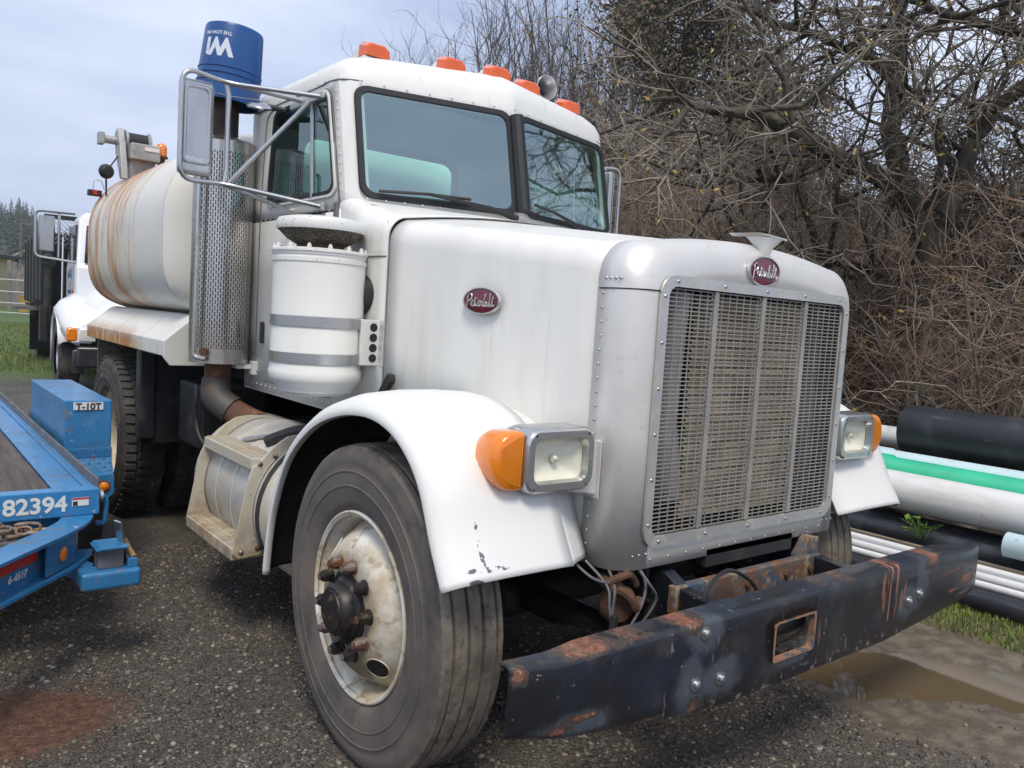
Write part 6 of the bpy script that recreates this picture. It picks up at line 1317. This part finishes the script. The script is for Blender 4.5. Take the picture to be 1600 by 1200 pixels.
# thicket of arching stems behind the pipes
def thicket(name, label, c, n, h, spread, seed, mat, n1=260, n2=1500, leaves=0, lean=(0, 0)):
    g = np.random.default_rng(seed); t = thing(name, label, 'shrub', c, 'leafless shrubs behind the pipes and truck')
    base = np.array(c)[None] + np.stack([g.normal(0, spread * .35, n), g.normal(0, spread * .35, n), np.zeros(n)], -1)
    ang = g.uniform(0, 2 * PI, n); out = g.uniform(.1, .9, n); D = np.stack([np.cos(ang) * out + lean[0], np.sin(ang) * out + lean[1], np.ones(n)], -1)
    A0, R0 = twigs(g, base, D, h * g.uniform(.55, 1.25, n), g.uniform(.009, .022, n), 9, .16, -.03); 
    V, F = tubes_np(A0, R0, 5); np_mesh('stems', V, F, mat, t, 'stuff')
    (A1, R1), (A2, R2) = bush_twigs(g, A0, R0, n1, h * .32, n2, h * .16, .8, .0, .0075, .0042)
    V, F = join([tubes_np(A1, R1, 3), tubes_np(A2, R2, 3)]); np_mesh('crown', V, F, mat, t, 'stuff')
    if leaves:
        p, d, i = sample(g, A2, leaves, .4); V, F = leaves_np(g, p, .03); np_mesh('leaves', V, F, 'leaf_gold', t, 'stuff', False)
    return t
specs = [(1350, 8.8, 2.6, 'twig_red'), (1480, 8.3, 2.4, 'twig_brown'), (1590, 7.8, 2.8, 'twig_grey'), (1280, 10, 3.2, 'twig_red'), (1180, 11, 3.6, 'twig_brown'), (1080, 12.5, 4.2, 'twig_red'), (990, 14, 4.8, 'twig_brown'), (1420, 10.5, 2.6, 'twig_brown'), (1560, 10, 2.9, 'twig_brown'), (1330, 12, 3.8, 'twig_brown'), (1230, 13, 4.2, 'twig_grey'), (1130, 14.5, 4.8, 'twig_red'), (1030, 16, 5.2, 'twig_grey'), (1650, 9.0, 3.0, 'twig_red'), (1500, 12.5, 3.2, 'twig_red')]
words = ['reddish shrub just right of the grille', 'brown shrub behind the topmost black pipe', 'grey shrub at the right edge of the picture', 'reddish shrub beside the hood ornament, nearer row', 'brown shrub left of the hood ornament', 'tall reddish shrub right of the mirror post', 'tall brown shrub just behind the right mirror', 'brown shrub below the willow fork, farther row', 'tall brown shrub right of the willow trunk', 'brown shrub above the grille corner, farther row', 'tall grey shrub above the hood ornament, farther row', 'tall reddish shrub between mirror and ornament, farther row', 'tallest grey shrub behind the right mirror, farther row', 'reddish shrub leaning in from beyond the right edge', 'reddish shrub behind the willow trunk, farther row']
for k, ((u, d, h, mt), lb_) in enumerate(zip(specs, words)):
    p = at(u, 640, d); p.z = gz(p.x, p.y); thicket('shrub', 'leafless ' + lb_, tuple(p), 70, h, 1.9, 100 + k, mt, 520, 3000, 120 if k % 2 else 60)
# bramble and litter at the foot of the thicket
g = np.random.default_rng(77); nB = 700; u = g.uniform(1290, 1680, nB); dd = g.uniform(7.0, 10.5, nB)
B0 = np.array([tuple(at(uu, 640, d_)) for uu, d_ in zip(u, dd)]); B0[:, 2] = ground_z(B0[:, 0], B0[:, 1]); an = g.uniform(0, 2 * PI, nB)
A_, R_ = twigs(g, B0, np.stack([np.cos(an) * 1.2, np.sin(an) * 1.2, np.ones(nB)], -1), g.uniform(.6, 1.7, nB), g.uniform(.005, .011, nB), 8, .22, -.16)
V, F = tubes_np(A_, R_, 4); o = np_mesh('bramble', V, F, 'twig_grey', None, 'stuff'); tag(o, 'tangle of pale dead bramble canes behind the pipe heap', 'bramble', kind='stuff')
# ---- evergreens closing the view behind
def evergreen(name, label, c, h, r, seed, n=9000, mat=('leaf_ever', 'leaf_brown'), z0=.1, size=.055, brown=.35):
    g = np.random.default_rng(seed); t = thing(name, label, 'tree', c); c_ = np.array(c)
    pa = np.array([c_ + [0, 0, h * k / 8] + g.normal(0, .05, 3) * (k > 0) for k in range(9)]); V, F = tubes_np(pa[None], np.linspace(.22, .03, 9)[None] * h / 7, 8); np_mesh('trunk', V, F, 'bark_dark', t)
    nb = 130; tt = g.uniform(z0, .97, nb); an = g.uniform(0, 2 * PI, nb); prof = np.sin(np.clip((1 - tt) * 1.15 + .12, 0, 1) * PI * .5) ** .8
    st = c_ + np.stack([np.zeros(nb), np.zeros(nb), tt * h], -1); A0, R0 = twigs(g, st, np.stack([np.cos(an), np.sin(an), g.uniform(.0, .7, nb)], -1), r * prof * g.uniform(.6, 1.1, nb), g.uniform(.02, .045, nb), 7, .18, .02)
    V, F = tubes_np(A0, R0, 4); np_mesh('branches', V, F, 'bark_dark', t, 'stuff')
    cl, d, i = sample(g, A0, int(n // 24 * 1.5), .35); C_ = (cl[:, None, :] + g.normal(0, .20 * r / 2.5, (len(cl), 24, 3))).reshape(-1, 3)
    V, F = leaves_np(g, C_, size); mi = np.repeat((g.random(len(cl)) < brown), 24); np_mesh('crown', V, F, None, t, 'stuff', False, list(mat), mi)
    return t
def ev(label, u, d, top, r, seed, **kw):
    p = at(u, 640, d); p.z = gz(p.x, p.y); q = at(u, top, d); return evergreen('evergreen_tree', label, tuple(p), q.z - p.z, r, seed, **kw)
ev('dark evergreen with a rounded crown right of the air horn', 1030, 19, -40, 4.2, 1, n=34000, brown=.62)
ev('brown tinged evergreen behind the hood ornament', 1170, 17, 150, 3.0, 2, n=22000, brown=.6)
ev('low dark evergreen behind the grille corner and shrubs', 1330, 16, 330, 2.8, 3, n=20000, brown=.6)
ev('dark evergreen at the right edge behind the willow', 1620, 15, 90, 1.8, 4, n=14000, brown=.5)
ev('low brownish evergreen behind the willow trunk', 1470, 15.5, 330, 2.8, 5, n=20000, brown=.65)
# ---- bare trees beyond the cab
def bare(label, u, d, top, seed, spread=.30, n1=240, n2=1500):
    g = np.random.default_rng(seed); p = at(u, 600, d); p.z = gz(p.x, p.y); H = at(u, top, d).z - p.z; t = thing('bare_tree', label, 'tree', tuple(p), 'leafless trees beyond the cab'); c_ = np.array(tuple(p))
    pa = np.array([c_ + [0, 0, H * .35 * k / 6] + g.normal(0, .04, 3) * (k > 0) for k in range(7)]); V, F = tubes_np(pa[None], np.linspace(.16, .10, 7)[None], 7); np_mesh('trunk', V, F, 'twig_far', t)
    nb = 26; an = g.uniform(0, 2 * PI, nb); tt = g.uniform(.4, 1, nb); st = c_ + np.stack([0 * tt, 0 * tt, tt * H * .35], -1)
    A0, R0 = twigs(g, st, np.stack([np.cos(an) * spread * 1.6, np.sin(an) * spread * 1.6, np.ones(nb)], -1), H * g.uniform(.45, .75, nb), g.uniform(.03, .06, nb), 9, .10, .09)
    V, F = tubes_np(A0, R0, 5); np_mesh('branches', V, F, 'twig_far', t, 'stuff')
    (A1, R1), (A2, R2) = bush_twigs(g, A0, R0, n1, H * .20, n2, H * .10, .42, .45, .015, .008)
    V, F = join([tubes_np(A1, R1, 3), tubes_np(A2, R2, 3)]); np_mesh('crown', V, F, 'twig_far', t, 'stuff'); return t
for k, (u, d, top, lb_) in enumerate(((690, 32, 110, 'leftmost small leafless tree above the cab roof'), (760, 30, 40, 'leafless tree behind the middle roof lights'), (830, 28, -60, 'tall leafless tree behind the air horn'), (890, 30, -40, 'tall leafless tree between air horn and evergreen'), (945, 27, -30, 'leafless tree overlapping the evergreen crown'), (725, 34, 75, 'leafless tree between the two leftmost roof lights'))): bare(lb_, u, d, top, 200 + k)
# ---- two bare trees out of the frame, mirrored in the right windscreen
for k, (c, h, lb_) in enumerate((((9.5, -1.6, 0), 7.5, 'leafless tree to the right of the yard, seen mirrored in the right windscreen'), ((11.5, -4.6, 0), 8.5, 'farther leafless tree right of the yard, seen mirrored in the right windscreen'))):
    g = np.random.default_rng(300 + k); L0 = [([c, (c[0] + .1, c[1], 1.5), (c[0] - .2, c[1] + .2, 3), (c[0] - .6, c[1] + .6, 4.6), (c[0] - 1.0, c[1] + .8, h)], .2, .05), ([(c[0] - .1, c[1] + .1, 2.4), (c[0] + .5, c[1] - .8, 3.6), (c[0] + .7, c[1] - 1.8, 5.2)], .12, .04), ([(c[0] - .2, c[1] + .2, 3), (c[0] - .9, c[1] + 1.4, 4.0), (c[0] - 1.0, c[1] + 2.4, 5.4)], .10, .03)]
    big_tree('bare_tree', lb_, [([Vector(q) for q in p], r0, r1) for p, r0, r1 in L0], 310 + k, 500, 1.1, 2600, .7, ['twig_brown'], bark='bark_dark', sec=70, r1=.014, r2=.009)
# ================================================================ HAZE
m = bpy.data.materials.new('haze_air'); m.use_nodes = True; nt = m.node_tree; nt.nodes.clear()
o_ = node(nt, 'ShaderNodeOutputMaterial'); v_ = node(nt, 'ShaderNodeVolumePrincipled'); v_.inputs['Color'].default_value = (.92, .96, 1, 1); v_.inputs['Density'].default_value = .0008; v_.inputs['Anisotropy'].default_value = .2
nt.links.new(v_.outputs[0], o_.inputs['Volume']); M['haze_air'] = m
hz = MB().box(-480, 480, -120, 520, -1.5, 60).build('haze', 'haze_air', None, None); hz['kind'] = 'stuff'; hz['label'] = 'thin pale haze over the whole yard and hill'; hz['category'] = 'haze'
S.cycles.volume_bounces = 0
